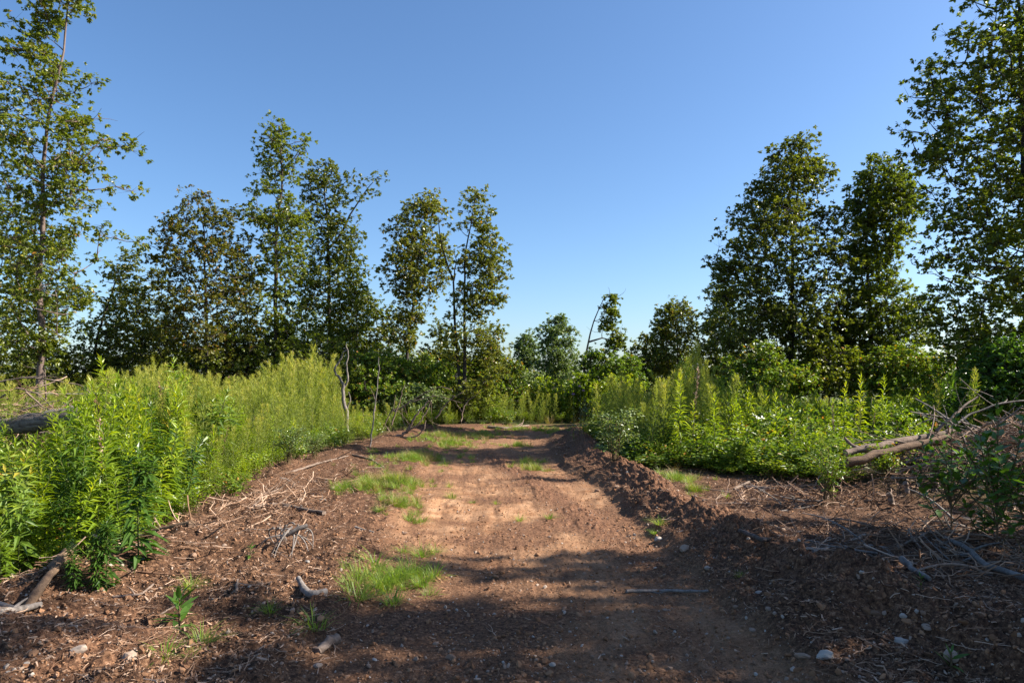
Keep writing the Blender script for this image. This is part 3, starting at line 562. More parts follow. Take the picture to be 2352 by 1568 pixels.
def fennel_meshes(seed, h=1.0, n=60, mat='fennel', spread=.17, fl=12, tip=.85):
    """tall herb whose stem carries a plume of thread-like leaves"""
    g = rg(seed); lean = g.normal(size=2)*.09; t = np.linspace(0, 1, 7)[:, None]
    S = np.hstack([lean*t**1.8*h, t*h]); ms = MB(); tube(ms, S, np.linspace(.007, .002, 7), 4, 0, .5, cap=False)
    ml = MB(); i = np.linspace(0, 1, 7)
    for k in range(n):
        u = .08+.92*(k+g.uniform())/n; p = np.array([np.interp(u, i, S[:, c]) for c in range(3)])
        a = k*2.4+g.normal()*.3; ln = spread*h*np.interp(u, [0, .3, .75, 1], [.8, 1.1, .8, .25])*g.uniform(.6, 1.25)
        el = np.interp(u, [0, .6, 1], [.35, .75, 1.2])+g.normal()*.15
        v = np.array([math.cos(a)*math.cos(el), math.sin(a)*math.cos(el), math.sin(el)]); e = p+v*ln
        w = .0022; s = norm(np.cross(v, [0, 0, 1.])); ml.add([p+s*w, p-s*w, e], [[0, 1, 2]], 0, .4)
        uu = g.uniform(.12, 1.05, fl); P = p+(e-p)*uu[:, None]+g.normal(size=(fl, 3))*.006
        D = norm(v*.9+rdir(g, fl)*.8+np.array([0, 0, .25])); L = g.uniform(.025, .055, fl)
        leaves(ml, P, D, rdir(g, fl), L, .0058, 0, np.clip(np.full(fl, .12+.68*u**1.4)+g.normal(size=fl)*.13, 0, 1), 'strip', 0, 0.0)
    return ms.mesh('stem', M['stem']), ml.mesh('foliage', M[mat], smooth=False)
def shrub_meshes(seed, r=.5, h=.6, n=420, L0=.065, mat='bramble', stems=9, wr=.6, stem='redstem', kind='rhomb', up=.5):
    """low mound of arching stems with broad leaves"""
    g = rg(seed); ms, ml = MB(), MB(); Ps, Ds = [], []
    for k in range(stems):
        a = g.uniform(0, 6.28); e = np.array([math.cos(a)*r*g.uniform(.3, 1), math.sin(a)*r*g.uniform(.3, 1), h*g.uniform(.5, 1)])
        q = bez(np.zeros(3)+g.normal(size=3)*[.05, .05, 0], np.array([e[0]*.3, e[1]*.3, e[2]*1.05]), e, 7); tube(ms, q, np.linspace(.006, .002, 7), 3, 0, .5, cap=False)
        m = n//stems; u = g.uniform(.12, 1, m)**.8; i = np.linspace(0, 1, 7)
        P = np.stack([np.interp(u, i, q[:, c]) for c in range(3)], 1)+g.normal(size=(m, 3))*r*.13; Ps.append(P)
    P = np.concatenate(Ps); P[:, 2] = np.abs(P[:, 2])+.01; m = len(P)
    D = norm(rdir(g, m, -.4, .5)+norm(P*[1, 1, .3])*.5); N = norm(np.array([0, 0, 1.])+g.normal(size=(m, 3))*up)
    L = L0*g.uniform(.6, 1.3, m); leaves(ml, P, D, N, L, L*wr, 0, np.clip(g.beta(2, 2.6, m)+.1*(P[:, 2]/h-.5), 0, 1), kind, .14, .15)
    return ms.mesh('stems', M[stem]), ml.mesh('foliage', M[mat], smooth=False)
def tuft_mesh(seed, r=.12, h=.2, n=60, mat='grass', w=.006, name='grass_tuft'):
    g = rg(seed); ml = MB(); a = g.uniform(0, 6.28, n); q = np.sqrt(g.uniform(size=n))*r*.45
    P = np.stack([np.cos(a)*q, np.sin(a)*q, np.full(n, -.01)], 1); a2 = a+g.normal(size=n)*.6; el = g.uniform(.35, 1.4, n)
    L = h*g.uniform(.5, 1.15, n); D = np.stack([np.cos(a2)*np.cos(el), np.sin(a2)*np.cos(el), np.sin(el)], 1)
    N = np.stack([-np.cos(a2)*np.sin(el), -np.sin(a2)*np.sin(el), np.cos(el)], 1)
    leaves(ml, P, D, N, L, w*g.uniform(.6, 1.2, n), 0, np.clip(g.beta(2, 2, n), 0, 1), 'blade', 0, g.uniform(.1, .45, n)[:, None])
    return ml.mesh(name, M[mat], smooth=False)
class Proto:
    def __init__(s, parts): s.parts = parts      # [(name, mesh)]
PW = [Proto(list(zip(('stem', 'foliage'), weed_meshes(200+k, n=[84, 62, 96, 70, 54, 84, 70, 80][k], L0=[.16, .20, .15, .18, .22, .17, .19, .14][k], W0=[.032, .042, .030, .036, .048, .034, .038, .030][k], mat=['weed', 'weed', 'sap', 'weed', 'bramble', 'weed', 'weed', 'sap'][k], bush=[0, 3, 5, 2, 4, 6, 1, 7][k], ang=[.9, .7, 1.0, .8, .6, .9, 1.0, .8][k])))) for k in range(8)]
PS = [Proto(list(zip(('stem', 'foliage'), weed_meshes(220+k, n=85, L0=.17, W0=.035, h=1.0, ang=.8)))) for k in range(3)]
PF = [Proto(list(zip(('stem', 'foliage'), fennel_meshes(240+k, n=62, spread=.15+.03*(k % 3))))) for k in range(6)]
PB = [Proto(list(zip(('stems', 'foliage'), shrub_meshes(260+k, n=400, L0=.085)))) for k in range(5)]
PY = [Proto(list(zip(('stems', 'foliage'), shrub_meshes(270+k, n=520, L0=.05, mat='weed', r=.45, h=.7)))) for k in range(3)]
PP = [Proto(list(zip(('stems', 'foliage'), shrub_meshes(280, n=900, L0=.05, mat='pale', r=.42, h=.85, stems=16, up=.35))))]
PG = [tuft_mesh(300+k, n=70, h=.2+.05*(k % 2)) for k in range(5)]
PD = [tuft_mesh(310+k, n=50, mat='dry', h=.3) for k in range(2)]
def put(name, proto, x, y, s, rz, label, cat, group=None, sc3=None, z=None, tilt=(0, 0)):
    o = bpy.data.objects.new(name, None); COL.objects.link(o)
    o.location = (x, y, (T(x, y) if z is None else z)-.015); o.rotation_euler = (tilt[0], tilt[1], rz); o.scale = sc3 if sc3 is not None else (s, s, s)
    tag(o, label, cat, group)
    for n_, me in proto.parts: link(n_, me, o)
    return o
# geometry-node scatter for what nobody could count
hidden = bpy.data.collections.new('scatter_sources')       # not linked to the scene
def scatter(name, meshes, P, S, RZ, label=None, cat=None, tilt=.15, seed=0, stretch=None, sparts=None, parent=None):
    g = rg(seed); n = len(P); c = bpy.data.collections.new(name+'_sources')
    for k, me in enumerate(meshes):
        o = bpy.data.objects.new('%s_source_%02d' % (name, k), me); c.objects.link(o)
    me = bpy.data.meshes.new(name); me.vertices.add(n); me.vertices.foreach_set('co', np.asarray(P, float).ravel())
    rot = np.stack([g.normal(size=n)*tilt, g.normal(size=n)*tilt, RZ], 1)
    sc_ = np.repeat(np.asarray(S, float)[:, None], 3, 1)
    if stretch is not None: sc_ = sc_*stretch
    for an, A, ty in (('rot', rot, 'FLOAT_VECTOR'), ('scl', sc_, 'FLOAT_VECTOR')):
        q = me.attributes.new(an, ty, 'POINT'); q.data.foreach_set('vector', A.astype(np.float32).ravel())
    q = me.attributes.new('pick', 'INT', 'POINT'); q.data.foreach_set('value', g.integers(0, len(meshes), n).astype(np.int32))
    ob = link(name, me, kind='stuff', parent=parent)
    t = bpy.data.node_groups.new(name, 'GeometryNodeTree'); t.interface.new_socket('Geometry', in_out='INPUT', socket_type='NodeSocketGeometry')
    t.interface.new_socket('Geometry', in_out='OUTPUT', socket_type='NodeSocketGeometry'); N = t.nodes
    gi, go = N.new('NodeGroupInput'), N.new('NodeGroupOutput'); ip = N.new('GeometryNodeInstanceOnPoints'); ci = N.new('GeometryNodeCollectionInfo')
    ci.inputs['Collection'].default_value = c; ci.inputs['Separate Children'].default_value = True; ci.inputs['Reset Children'].default_value = True
    ip.inputs['Pick Instance'].default_value = True
    def na(nm, ty): a = N.new('GeometryNodeInputNamedAttribute'); a.data_type = ty; a.inputs['Name'].default_value = nm; return a.outputs['Attribute']
    er = N.new('FunctionNodeEulerToRotation'); L = t.links.new
    L(gi.outputs[0], ip.inputs['Points']); L(ci.outputs[0], ip.inputs['Instance']); L(na('pick', 'INT'), ip.inputs['Instance Index'])
    L(na('rot', 'FLOAT_VECTOR'), er.inputs[0]); L(er.outputs[0], ip.inputs['Rotation']); L(na('scl', 'FLOAT_VECTOR'), ip.inputs['Scale'])
    L(ip.outputs[0], go.inputs[0]); mo = ob.modifiers.new('scatter', 'NODES'); mo.node_group = t
    if label: tag(ob, label, cat)
    return ob
def merged(proto, mats):        # one mesh of stem and leaves for the scatter
    mb = MB(); 
    for k, (n_, me) in enumerate(proto.parts):
        v = np.empty(len(me.vertices)*3); me.vertices.foreach_get('co', v)
        lt = np.empty(len(me.polygons), int); me.polygons.foreach_get('loop_total', lt); vi = np.empty(len(me.loops), int); me.loops.foreach_get('vertex_index', vi)
        ls = np.empty(len(me.polygons), int); me.polygons.foreach_get('loop_start', ls)
        tn = np.empty(len(me.polygons), np.float32); me.attributes['tint'].data.foreach_get('value', tn); b0 = mb.n
        first = True
        for q in (3, 4):
            s = lt == q
            if not s.any(): continue
            Fc = vi[ls[s][:, None]+np.arange(q)]
            if first: mb.add(v.reshape(-1, 3), Fc, k, tn[s]); first = False
            else:
                mb.f.append(Fc+b0); mb.m.append(np.full(len(Fc), k)); mb.t.append(tn[s].astype(float))
    return mb.mesh('plant', mats, smooth=False)
def area(g, n, y0, y1, fx0, fx1, mind=.12):
    """random points with y in y0..y1, x between two edge functions, thinned to a minimum spacing"""
    y = np.sqrt(g.uniform(y0*y0, y1*y1, n)); a = fx0(y); b = fx1(y); x = a+(b-a)*g.uniform(size=n); P = []
    cell = {}
    for i in range(n):
        if b[i] <= a[i]: continue
        c = (int(x[i]/mind), int(y[i]/mind))
        if c in cell: continue
        cell[c] = 1; P.append((x[i], y[i]))
    return np.array(P)
left_frame = lambda y: -.80*y-.6
right_frame = lambda y: .80*y+.6
# ---- left: leafy herbs ------------------------------------------------------
def hleft(x, y, g):     # height of the leafy stand
    px = CX+x*F/y; top = np.interp(px, [-200, 0, 60, 150, 230, 330, 450, 560, 640], [1000, 985, 1060, 1000, 900, 880, 900, 930, 985])
    return np.clip(1.6+(HY-top)*y/F, .35, 1.8)*(g.uniform(.72, 1.02)+.22*float(fbm(x*1.6, y*1.6, 15, 2)))
g = rg(401); P = area(g, 1500, 4.9, 12.5, left_frame, lambda y: bank_l(y)-.12, .23)
P = P[np.argsort(P[:, 1]+.3*(P[:, 0] < -.8*P[:, 1]))]
P = P[fbm(P[:, 0]*1.1, P[:, 1]*1.1, 77, 2) > -.34]
keepP = []
for x, y in P:
    px = CX+x*F/y
    if y > 9.0 and x > -5.2 and g.uniform() < .75: continue       # the feathery stand begins here
    if 9.8 < y < 12.6 and x < -5.9 and g.uniform() < .8: continue  # brush heap
    keepP.append((x, y))
P = np.array(keepP); nW = 175
def zone_left(x, y):
    px = CX+x*F/y
    if y < 6.0: return ('behind the split decaying log', 'near left corner') if px > 20 else ('cut by the left picture edge', 'left edge')
    if px < 60: return 'in front of the left brush heap log', 'below the left log'
    if px < 200: return 'under the end of the thick left log', 'under the log end'
    if px < 330: return 'behind the lone bushy herb', 'behind the lone bushy herb'
    if px < 450: return 'right of the lone bushy herb', 'left middle of the stand'
    return 'at the right tip of the leafy stand', 'right tip of the leafy stand'
for i, (x, y) in enumerate(P[:nW]):
    h = hleft(x, y, g); edge = bank_l(y)-x
    if edge < .6: h *= .55+.45*edge/.6
    zl, zg = zone_left(x, y); a_ = 'low front' if edge < .7 else ('waist-high' if y < 7.2 else 'tall rear')
    lb, gp = a_+' leafy yellow green herb '+zl, a_+' leafy herbs, '+zg
    put('leafy_herb', (PW+PS)[g.integers(len(PW)+3)], x, y, h, g.uniform(0, 6.28), lb, 'weed', gp, tilt=(g.normal()*.13, g.normal()*.13), sc3=(min(h*1.05, 1.15)*.9+.15,)*2+(h,))
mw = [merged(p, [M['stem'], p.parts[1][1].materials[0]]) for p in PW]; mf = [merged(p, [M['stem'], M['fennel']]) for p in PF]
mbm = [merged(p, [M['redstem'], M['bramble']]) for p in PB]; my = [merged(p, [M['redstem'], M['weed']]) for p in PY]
def zz(P): return np.column_stack([P, terrain(P[:, 0], P[:, 1])-.015])
rest = P[nW:]
hs = np.array([hleft(x, y, g) for x, y in rest])
scatter('leafy_undergrowth', mw, zz(rest), hs, g.uniform(0, 6.28, len(rest)), seed=3)
# small leafy ground layer under the left stand
gl = area(rg(402), 750, 4.9, 13, left_frame, lambda y: bank_l(y)-.02, .2); g = rg(403)
scatter('ground_cover', my+mw[:2], zz(gl), g.uniform(.22, .5, len(gl)), g.uniform(0, 6.28, len(gl)), seed=4)
# ---- left: feathery herbs ---------------------------------------------------
def hfen(x, y, g):
    px = CX+x*F/y; top = np.interp(px, [100, 250, 350, 450, 560, 640, 700, 760, 820, 900, 1000, 1150, 1300], [880, 862, 842, 868, 888, 845, 825, 868, 945, 958, 930, 895, 898])
    return np.clip(1.6+(HY-top)*y/F, .45, 2.4)*(g.uniform(.7, 1.0)+.3*float(fbm(x*.9, y*.9, 16, 2)))
g = rg(411); P = area(g, 2600, 8.3, 30, lambda y: np.maximum(left_frame(y), -16), lambda y: np.minimum(bank_l(y)-.1, .5*y), .25)
P = P[(P[:, 1] < 11) | (fbm(P[:, 0]*.8, P[:, 1]*.8, 78, 2) > -.3)]; P = P[~((P[:, 0]/P[:, 1] < -.63) & (P[:, 1] < 17) & (g.uniform(size=len(P)) < .85))]; P = P[np.argsort(P[:, 1])]; P = np.array([p for p in P if not (p[1] < 9.6 and p[0] < -4.9 and g.uniform() < .8) and not (9.8 < p[1] < 12.6 and p[0] < -6.2)])
nF = 170
for i, (x, y) in enumerate(P[:nF]):
    h = hfen(x, y, g); edge = bank_l(y)-x
    if edge < .9: h *= .5+.5*max(edge, 0)/.9
    px = CX+x*F/y; a_ = 'low feathery herb' if h < 1.15 else 'tall yellow-plumed feathery herb'
    zl = ('behind the end of the left brush heap' if px < 330 else 'under the rusty leaved oak' if px < 560 else 'before the tallest middle oak' if px < 720 else 'around the forked dead snag' if px < 880 else 'beside the bleached dead branches')
    zl += ', at the litter edge' if edge < 1 else ''; lb, gp = a_+' '+zl, a_+'s '+zl
    put('feathery_herb', PF[g.integers(len(PF))], x, y, h, g.uniform(0, 6.28), lb, 'weed', gp, tilt=(g.normal()*.06, g.normal()*.06), sc3=(min(h, 1.5),)*2+(h,))
rest = P[nF:]; hs = np.array([hfen(x, y, g) for x, y in rest])
scatter('feathery_undergrowth', mf, zz(rest), hs, g.uniform(0, 6.28, len(rest)), seed=5)
gl = area(rg(412), 2600, 8.5, 32, lambda y: np.maximum(left_frame(y), -18), lambda y: np.minimum(bank_l(y)-.05, .6*y), .25); gl = gl[~((gl[:, 0]/gl[:, 1] < -.63) & (gl[:, 1] < 15))]; g = rg(413)
scatter('low_greenery', my+mf[:3]+mbm[:1], zz(gl), g.uniform(.45, .85, len(gl)), g.uniform(0, 6.28, len(gl)), seed=6)
# ---- right side -------------------------------------------------------------
def hright(x, y, g):
    px = CX+x*F/y; top = np.interp(px, [1290, 1340, 1420, 1500, 1560, 1640, 1700, 1780, 1850, 1950, 2050, 2150, 2230, 2352], [940, 880, 875, 890, 850, 875, 880, 910, 920, 930, 905, 885, 860, 850])
    return np.clip(1.6+(HY-top)*y/F, .4, 2.2)*(g.uniform(.66, 1.02)+.3*float(fbm(x*1.1, y*1.1, 17, 2)))
g = rg(421); P = area(g, 2400, 10.4, 27, lambda y: veg_r(y)+.15, lambda y: np.minimum(right_frame(y), 18), .25)
P = P[np.argsort(P[:, 1])]; nf = nw = 0; rf, rw = [], []
for x, y in P:
    px = CX+x*F/y
    if y < 12.6 and px > 1500: continue
    fen = g.uniform() < np.interp(px, [1300, 1640, 1760, 2000, 2352], [.97, .85, .5, .12, .5])
    h = hright(x, y, g); ed = x-veg_r(y)
    if ed < .5: h *= .55+.9*max(ed, 0)
    if fen:
        if nf < 100: put('feathery_herb', PF[g.integers(len(PF))], x, y, h, g.uniform(0, 6.28), 'feathery green herb in the stand right of the road bend' if px < 1650 else 'feathery herb standing among the brambles right of the road', 'weed', 'feathery herbs right of the road bend' if px < 1650 else 'feathery herbs among the brambles', sc3=(min(h, 1.5),)*2+(h,), tilt=(g.normal()*.06, g.normal()*.06)); nf += 1
        else: rf.append((x, y, h))
    else:
        if nw < 80: put('leafy_herb', PW[g.integers(len(PW))], x, y, h, g.uniform(0, 6.28), 'bright yellow green leafy herb beyond the brambles right of the road', 'weed', 'leafy herbs beyond the brambles', sc3=(min(h, 1.2),)*2+(h,), tilt=(g.normal()*.06, g.normal()*.06)); nw += 1
        else: rw.append((x, y, h))
rf, rw = np.array(rf), np.array(rw)
scatter('feathery_undergrowth', mf, zz(rf[:, :2]), rf[:, 2], g.uniform(0, 6.28, len(rf)), seed=7)
scatter('leafy_undergrowth', mw, zz(rw[:, :2]), rw[:, 2], g.uniform(0, 6.28, len(rw)), seed=8)
gl = area(rg(422), 2600, 9, 32, lambda y: veg_r(y)+.1, lambda y: np.minimum(right_frame(y), 22), .25); g = rg(423)
gl = np.array([p for p in gl if not (p[1] < 12 and p[0] > 5.2)])
scatter('low_greenery', mbm[:3]+my[:2]+mf[:1], zz(gl), g.uniform(.45, .8, len(gl)), g.uniform(0, 6.28, len(gl)), seed=9)
# brambles and broad-leaved plants in front
g = rg(431); P = area(g, 420, 8.8, 14, lambda y: veg_r(y)+.05, lambda y: np.minimum(.62*y, 9), .36)
for i, (x, y) in enumerate(sorted(P.tolist(), key=lambda p: p[1])[:230]):
    px = CX+x*F/y; 
    if px > 1960 and y < 11.6: continue
    h = np.interp(px, [1450, 1560, 1700, 1900, 2100, 2300], [.5, .8, .85, .75, .9, .9])*np.interp(y-np.interp(px, [1400, 1900, 2300], [11.5, 9, 11]), [-1, 0, 1.2, 3], [.3, .45, .9, 1.2])*g.uniform(.55, 1.4)*np.interp(x-veg_r(y), [0, .5, 1], [.45, .8, 1])
    kind = g.uniform()
    if px < 1545: kind = .2
    bz = 'at the windrow end right of the pale shrub' if px < 1560 else 'before the highest feathery clump' if px < 1680 else 'in the middle of the right thicket' if px < 1830 else 'behind the lone fine-leaved bush' if px < 1960 else 'behind the peeled logs'
    if kind < .62: put('bramble_bush', PB[g.integers(len(PB))], x, y, 1, g.uniform(0, 6.28), 'low bramble with yellowing leaves '+bz, 'bramble', 'brambles '+bz, sc3=(1.05, 1.05, 1.25*h))
    elif kind < .8: put('green_bush', PY[g.integers(len(PY))], x, y, 1, g.uniform(0, 6.28), 'bright green small-leaved bush '+bz, 'bush', 'small-leaved bushes '+bz, sc3=(1, 1, 1.25*h))
    else: put('leafy_herb', PS[g.integers(len(PS))], x, y, 1, g.uniform(0, 6.28), 'broad-leaved upright herb rising from the brambles right of the road', 'weed', 'broad-leaved herbs among the brambles', sc3=(1, 1, 1.35*h))
# single plants one can point to
def at(px, py): p = G(px, py); return p[0], p[1]
x, y = at(1415, 1062); put('pale_leaved_shrub', PP[0], x, y+.35, 1, .4, 'dense shrub with pale shiny leaves on the windrow at the road bend', 'shrub', sc3=(1.15, 1.1, 1.1))
x, y = sx(1592, 14.2), 14.2
for k, (dx, dy, h) in enumerate([(0, 0, 2.25), (.22, .1, 2.1), (-.25, .15, 2.0), (.05, -.2, 1.85), (.42, .05, 1.75), (-.42, 0, 1.6), (.2, .35, 2.2)]):
    put('feathery_herb', PF[k % 6], x+dx, y+dy, h, k*1.3, 'very tall feathery stem of the highest clump right of the road', 'weed', 'highest feathery clump right of the road', sc3=(1.5, 1.5, h))
x, y = sx(1562, 12.0), 12.0; put('leafy_herb', PS[0], x, y, 1, .3, 'tall bright green leafy herb before the highest feathery clump', 'weed', sc3=(1.25, 1.25, 1.62))
put('leafy_herb', PS[1], sx(1640, 11.5), 11.5, 1, 1.3, 'leafy bright herb right of the tall one before the feathery clump', 'weed', sc3=(1.15, 1.15, 1.25))
x, y = at(1912, 1160); put('green_bush', Proto(list(zip(('stems', 'foliage'), shrub_meshes(290, n=900, L0=.038, mat='bramble', r=.26, h=.72, stems=14, wr=.6)))), x, y+.1, 1, 0, 'upright fine-leaved bush alone on the litter left of the peeled logs', 'bush', sc3=(1.05, 1.05, 1.0))
PL = [Proto(list(zip(('stem', 'foliage'), weed_meshes(230+k, n=130, L0=.19, W0=.045, mat='sap', bush=3, ang=.55, lo=.02)))) for k in range(2)]
for k, (px, py, h) in enumerate([(318, 1296, .92), (225, 1352, .40), (245, 1345, .52), (175, 1352, .36)]):
    x, y = at(px, py); put('leafy_herb', PL[k % 2], x, y, 1, k, ['dark green bushy herb standing alone in front of the left stand', 'small shaded herb right of the split log', 'small upright herb between split log and lone bushy herb', 'smallest dark herb beside the split log end'][k], 'weed', sc3=(h*1.15, h*1.15, h*1.0))
for k, (px, py, s, kd, lb) in enumerate([(672, 1078, .62, 'p', 'low pale glossy shrub at the front edge of the feathery herbs'), (730, 1058, .5, 'p', 'smaller pale shrub behind the low glossy one at the left litter rim'), (600, 1112, .5, 'y', 'low bright bush at the corner where leafy and feathery herbs meet'), (540, 1150, .45, 'b', 'low bramble at the foot of the leafy stand by the litter rim'), (455, 1200, .5, 'y', 'low round green bush below the leafy stand near the decayed log'), (800, 1030, .55, 'y', 'small green bush before the forked snag'), (120, 1300, .5, 'b', 'bramble leaves in the gap behind the split log'), (860, 1012, .5, 'y', 'small yellow green bush before the bleached dead branches'), (1010, 985, .7, 'y', 'bright bush behind the left end of the far pale log'), (1150, 972, .8, 'b', 'bramble bush just behind the far pale log'), (1245, 968, .8, 'y', 'bright low bush closing the view at the road bend')]):
    x, y = at(px, py); P_ = {'p': PP, 'y': PY, 'b': PB}[kd]; put({'p': 'shrub', 'y': 'green_bush', 'b': 'bramble_bush'}[kd], P_[k % len(P_)], x-.15, y+.25, 1, k*.9, lb, {'p': 'shrub', 'y': 'bush', 'b': 'bramble'}[kd], sc3=(s*1.3, s*1.3, s*1.15))
# broad shaded plants whose single leaves show
def lobed_leaf(L=1., W=.45, wav=.0, n=5, mat='sap'):
    mb = MB(); t = np.linspace(0, 1, n+1)[1:]; w_ = W*.5*np.sin(np.pi*t**.8)*(1+wav*np.where(np.arange(n) % 2, -1, 1)); z = -.25*t**2*L*.5
    V = [(0, 0, 0)]+[(-a, tt*L, zz_+.16*a) for a, tt, zz_ in zip(w_[:-1], t[:-1], z[:-1])]+[(0, L, z[-1])]+[(a, tt*L, zz_+.16*a) for a, tt, zz_ in zip(w_[:-1], t[:-1], z[:-1])]+[(0, tt*L, zz_) for tt, zz_ in zip(t[:-1], z[:-1])]
    m = n-1; Lf = list(range(1, m+1)); Ti = m+1; Rt = list(range(m+2, 2*m+2)); Md = list(range(2*m+2, 3*m+2)); q = [[0, Rt[0], Md[0]], [0, Md[0], Lf[0]], [Md[-1], Rt[-1], Ti], [Md[-1], Ti, Lf[-1]]]
    mb.add(V, q, 0, .45); f = []
    for a in range(m-1): f += [[Md[a], Rt[a], Rt[a+1], Md[a+1]], [Lf[a], Md[a], Md[a+1], Lf[a+1]]]
    mb.f.append(np.array(f)); mb.m.append(np.zeros(len(f), int)); mb.t.append(np.full(len(f), .45)); return mb.mesh('leaf', M[mat])
LEAF = lobed_leaf(1, .42, .18, 6); LEAFN = lobed_leaf(1, .24, .0, 5); LEAFO = lobed_leaf(1, .5, .3, 7, 'sap')
def orient(o, P, D, N, L):
    D = Vector(D).normalized(); X = D.cross(Vector(N)).normalized(); Z = X.cross(D)
    m = Matrix((X, D, Z)).transposed().to_4x4(); m.translation = Vector(P); o.matrix_local = m @ Matrix.Scale(L, 4)
def single_leaf_plant(name, label, cat, x, y, h, nst, nleaf, L0, leafmesh, seed, spread=.35, rosette=False, z0=0):
    g = rg(seed); root = bpy.data.objects.new(name, None); COL.objects.link(root); root.location = (x, y, T(x, y)-.01); tag(root, label, cat); ms = MB(); spots = []
    for s in range(nst):
        a = g.uniform(0, 6.28); e = np.array([math.cos(a)*spread*g.uniform(.3, 1)*(s > 0), math.sin(a)*spread*g.uniform(.3, 1)*(s > 0), h*(1 if s == 0 else g.uniform(.45, .92))])
        b = np.array([0, 0, 0.]) if s < 2 or rosette else np.array([0, 0, h*g.uniform(.1, .45)])
        q = bez(b, (b+e)/2+np.array([e[0]*.2, e[1]*.2, 0]), e, 7); tube(ms, q, np.linspace(.008, .003, 7), 5, 0, .5, cap=False)
        m = max(3, nleaf//nst); u = (np.arange(m)+.5)/m; u = (.25+.75*u) if not rosette else (.02+.98*u); i = np.linspace(0, 1, 7)
        for k in range(m):
            spots.append((np.array([np.interp(u[k], i, q[:, c]) for c in range(3)]), k*2.4+s+g.normal()*.3, u[k]))
    link('stem', ms.mesh('stem', M['redstem']), root)
    for p, a, u in spots:
        el = (np.interp(u, [0, 1], [-.05, 1.0]) if rosette else np.interp(u, [0, 1], [.0, .7]))+g.normal()*.22
        o = bpy.data.objects.new('leaf', leafmesh); COL.objects.link(o); o.parent = root
        orient(o, p, (math.cos(a)*math.cos(el), math.sin(a)*math.cos(el), math.sin(el)), (-math.cos(a)*math.sin(el)+g.normal()*.25, -math.sin(a)*math.sin(el)+g.normal()*.25, math.cos(el)), L0*g.uniform(.6, 1.2)*(np.interp(u, [0, 1], [1.1, .75])))
    return root
x, y = at(2262, 1245); single_leaf_plant('oak_sapling', 'small sapling with sunlit yellow green lower leaves on the right litter', 'sapling', x, y, .42, 6, 110, .11, LEAF, 501, spread=.2)
single_leaf_plant('oak_sapling', 'slender-stemmed sapling with dark crown hanging over the brush heap', 'sapling', sx(2290, 6.3), 6.3, 1.38, 16, 290, .15, LEAF, 502, spread=.55)
single_leaf_plant('oak_sapling', 'spreading dark green sapling left of the slender one before the peeled logs', 'sapling', sx(2185, 6.9), 6.9, 1.15, 16, 290, .15, LEAF, 503, spread=.55)
single_leaf_plant('oak_sapling', 'dark shaded sapling cut by the right picture edge', 'sapling', sx(2370, 5.8), 5.8, 1.15, 12, 220, .15, LEAF, 504, spread=.45)
x, y = at(412, 1450); single_leaf_plant('broad_leaf_rosette', 'dark green rosette plant with long pointed leaves alone in the near left soil', 'plant', x, y, .24, 1, 26, .17, LEAFN, 505, rosette=True)
x, y = at(575, 1215+60); single_leaf_plant('seedling', 'small pale seedling in the litter left of the root tangle', 'plant', x, y, .10, 1, 12, .07, LEAFN, 506, rosette=True)
x, y = at(2115, 1362+20); single_leaf_plant('seedling', 'thin upright seedling on the dark soil right of the windrow', 'plant', x, y, .16, 1, 12, .07, LEAFN, 507, rosette=True)
x, y = at(2185, 1535); single_leaf_plant('seedling', 'pale narrow-leaved seedling in the near right corner', 'plant', x, y, .10, 1, 9, .10, LEAFN, 508, rosette=True)
x, y = at(1300, 985); single_leaf_plant('leaning_sapling', 'dark broad-leaved sapling leaning out over the road bend', 'sapling', x+.55, y-2.5, 1.15, 8, 80, .13, LEAF, 509, spread=.6)
# thistles
def thistle(px, py, d, hgt, label, k):
    x = sx(px, d); z = T(x, d); top = sz(py, d)-z; root = bpy.data.objects.new('thistle', None); COL.objects.link(root); root.location = (x, d, z); tag(root, label, 'thistle', 'purple thistles at the road bend')
    ms = MB(); tube(ms, bez(np.zeros(3), np.array([.03, 0, top*.5]), np.array([0, 0, top]), 7), np.linspace(.009, .004, 7), 5); link('stem', ms.mesh('stem', M['stem']), root)
    g = rg(900+k); a = np.arange(18)*2.4; u = np.linspace(.05, .85, 18); ml = MB(); el = .4
    leaves(ml, np.stack([0*u, 0*u, u*top], 1), np.stack([np.cos(a)*.9, np.sin(a)*.9, 0*a+.4], 1), np.tile([0, 0, 1.], (18, 1)), .16*(1.1-u), .04, 0, g.uniform(.2, .6, 18), 'lance'); link('foliage', ml.mesh('foliage', M['oakdark']), root)
    mh = MB(); n = 60; D = rdir(g, n, .1, 1); leaves(mh, np.tile([0, 0, top], (n, 1))+D*.012, D, rdir(g, n), .034, .007, 0, g.uniform(0, 1, n), 'strip', 0, 0.); link('flower_head', mh.mesh('flower_head', M['purple']), root)
    mc = MB(); tube(mc, [[0, 0, top-.03], [0, 0, top-.015], [0, 0, top+.005], [0, 0, top+.012]], [.006, .016, .017, .009], 8); link('bud_cup', mc.mesh('bud_cup', M['oakdark']), root)
thistle(1332, 888, 15.5, 1, 'highest pale purple thistle head above the greenery at the road bend', 0)
thistle(1340, 898, 15.2, 1, 'pale purple thistle just right of and below the highest one', 1)
thistle(1317, 906, 15.6, 1, 'pale purple thistle lowest and furthest left at the road bend', 2)
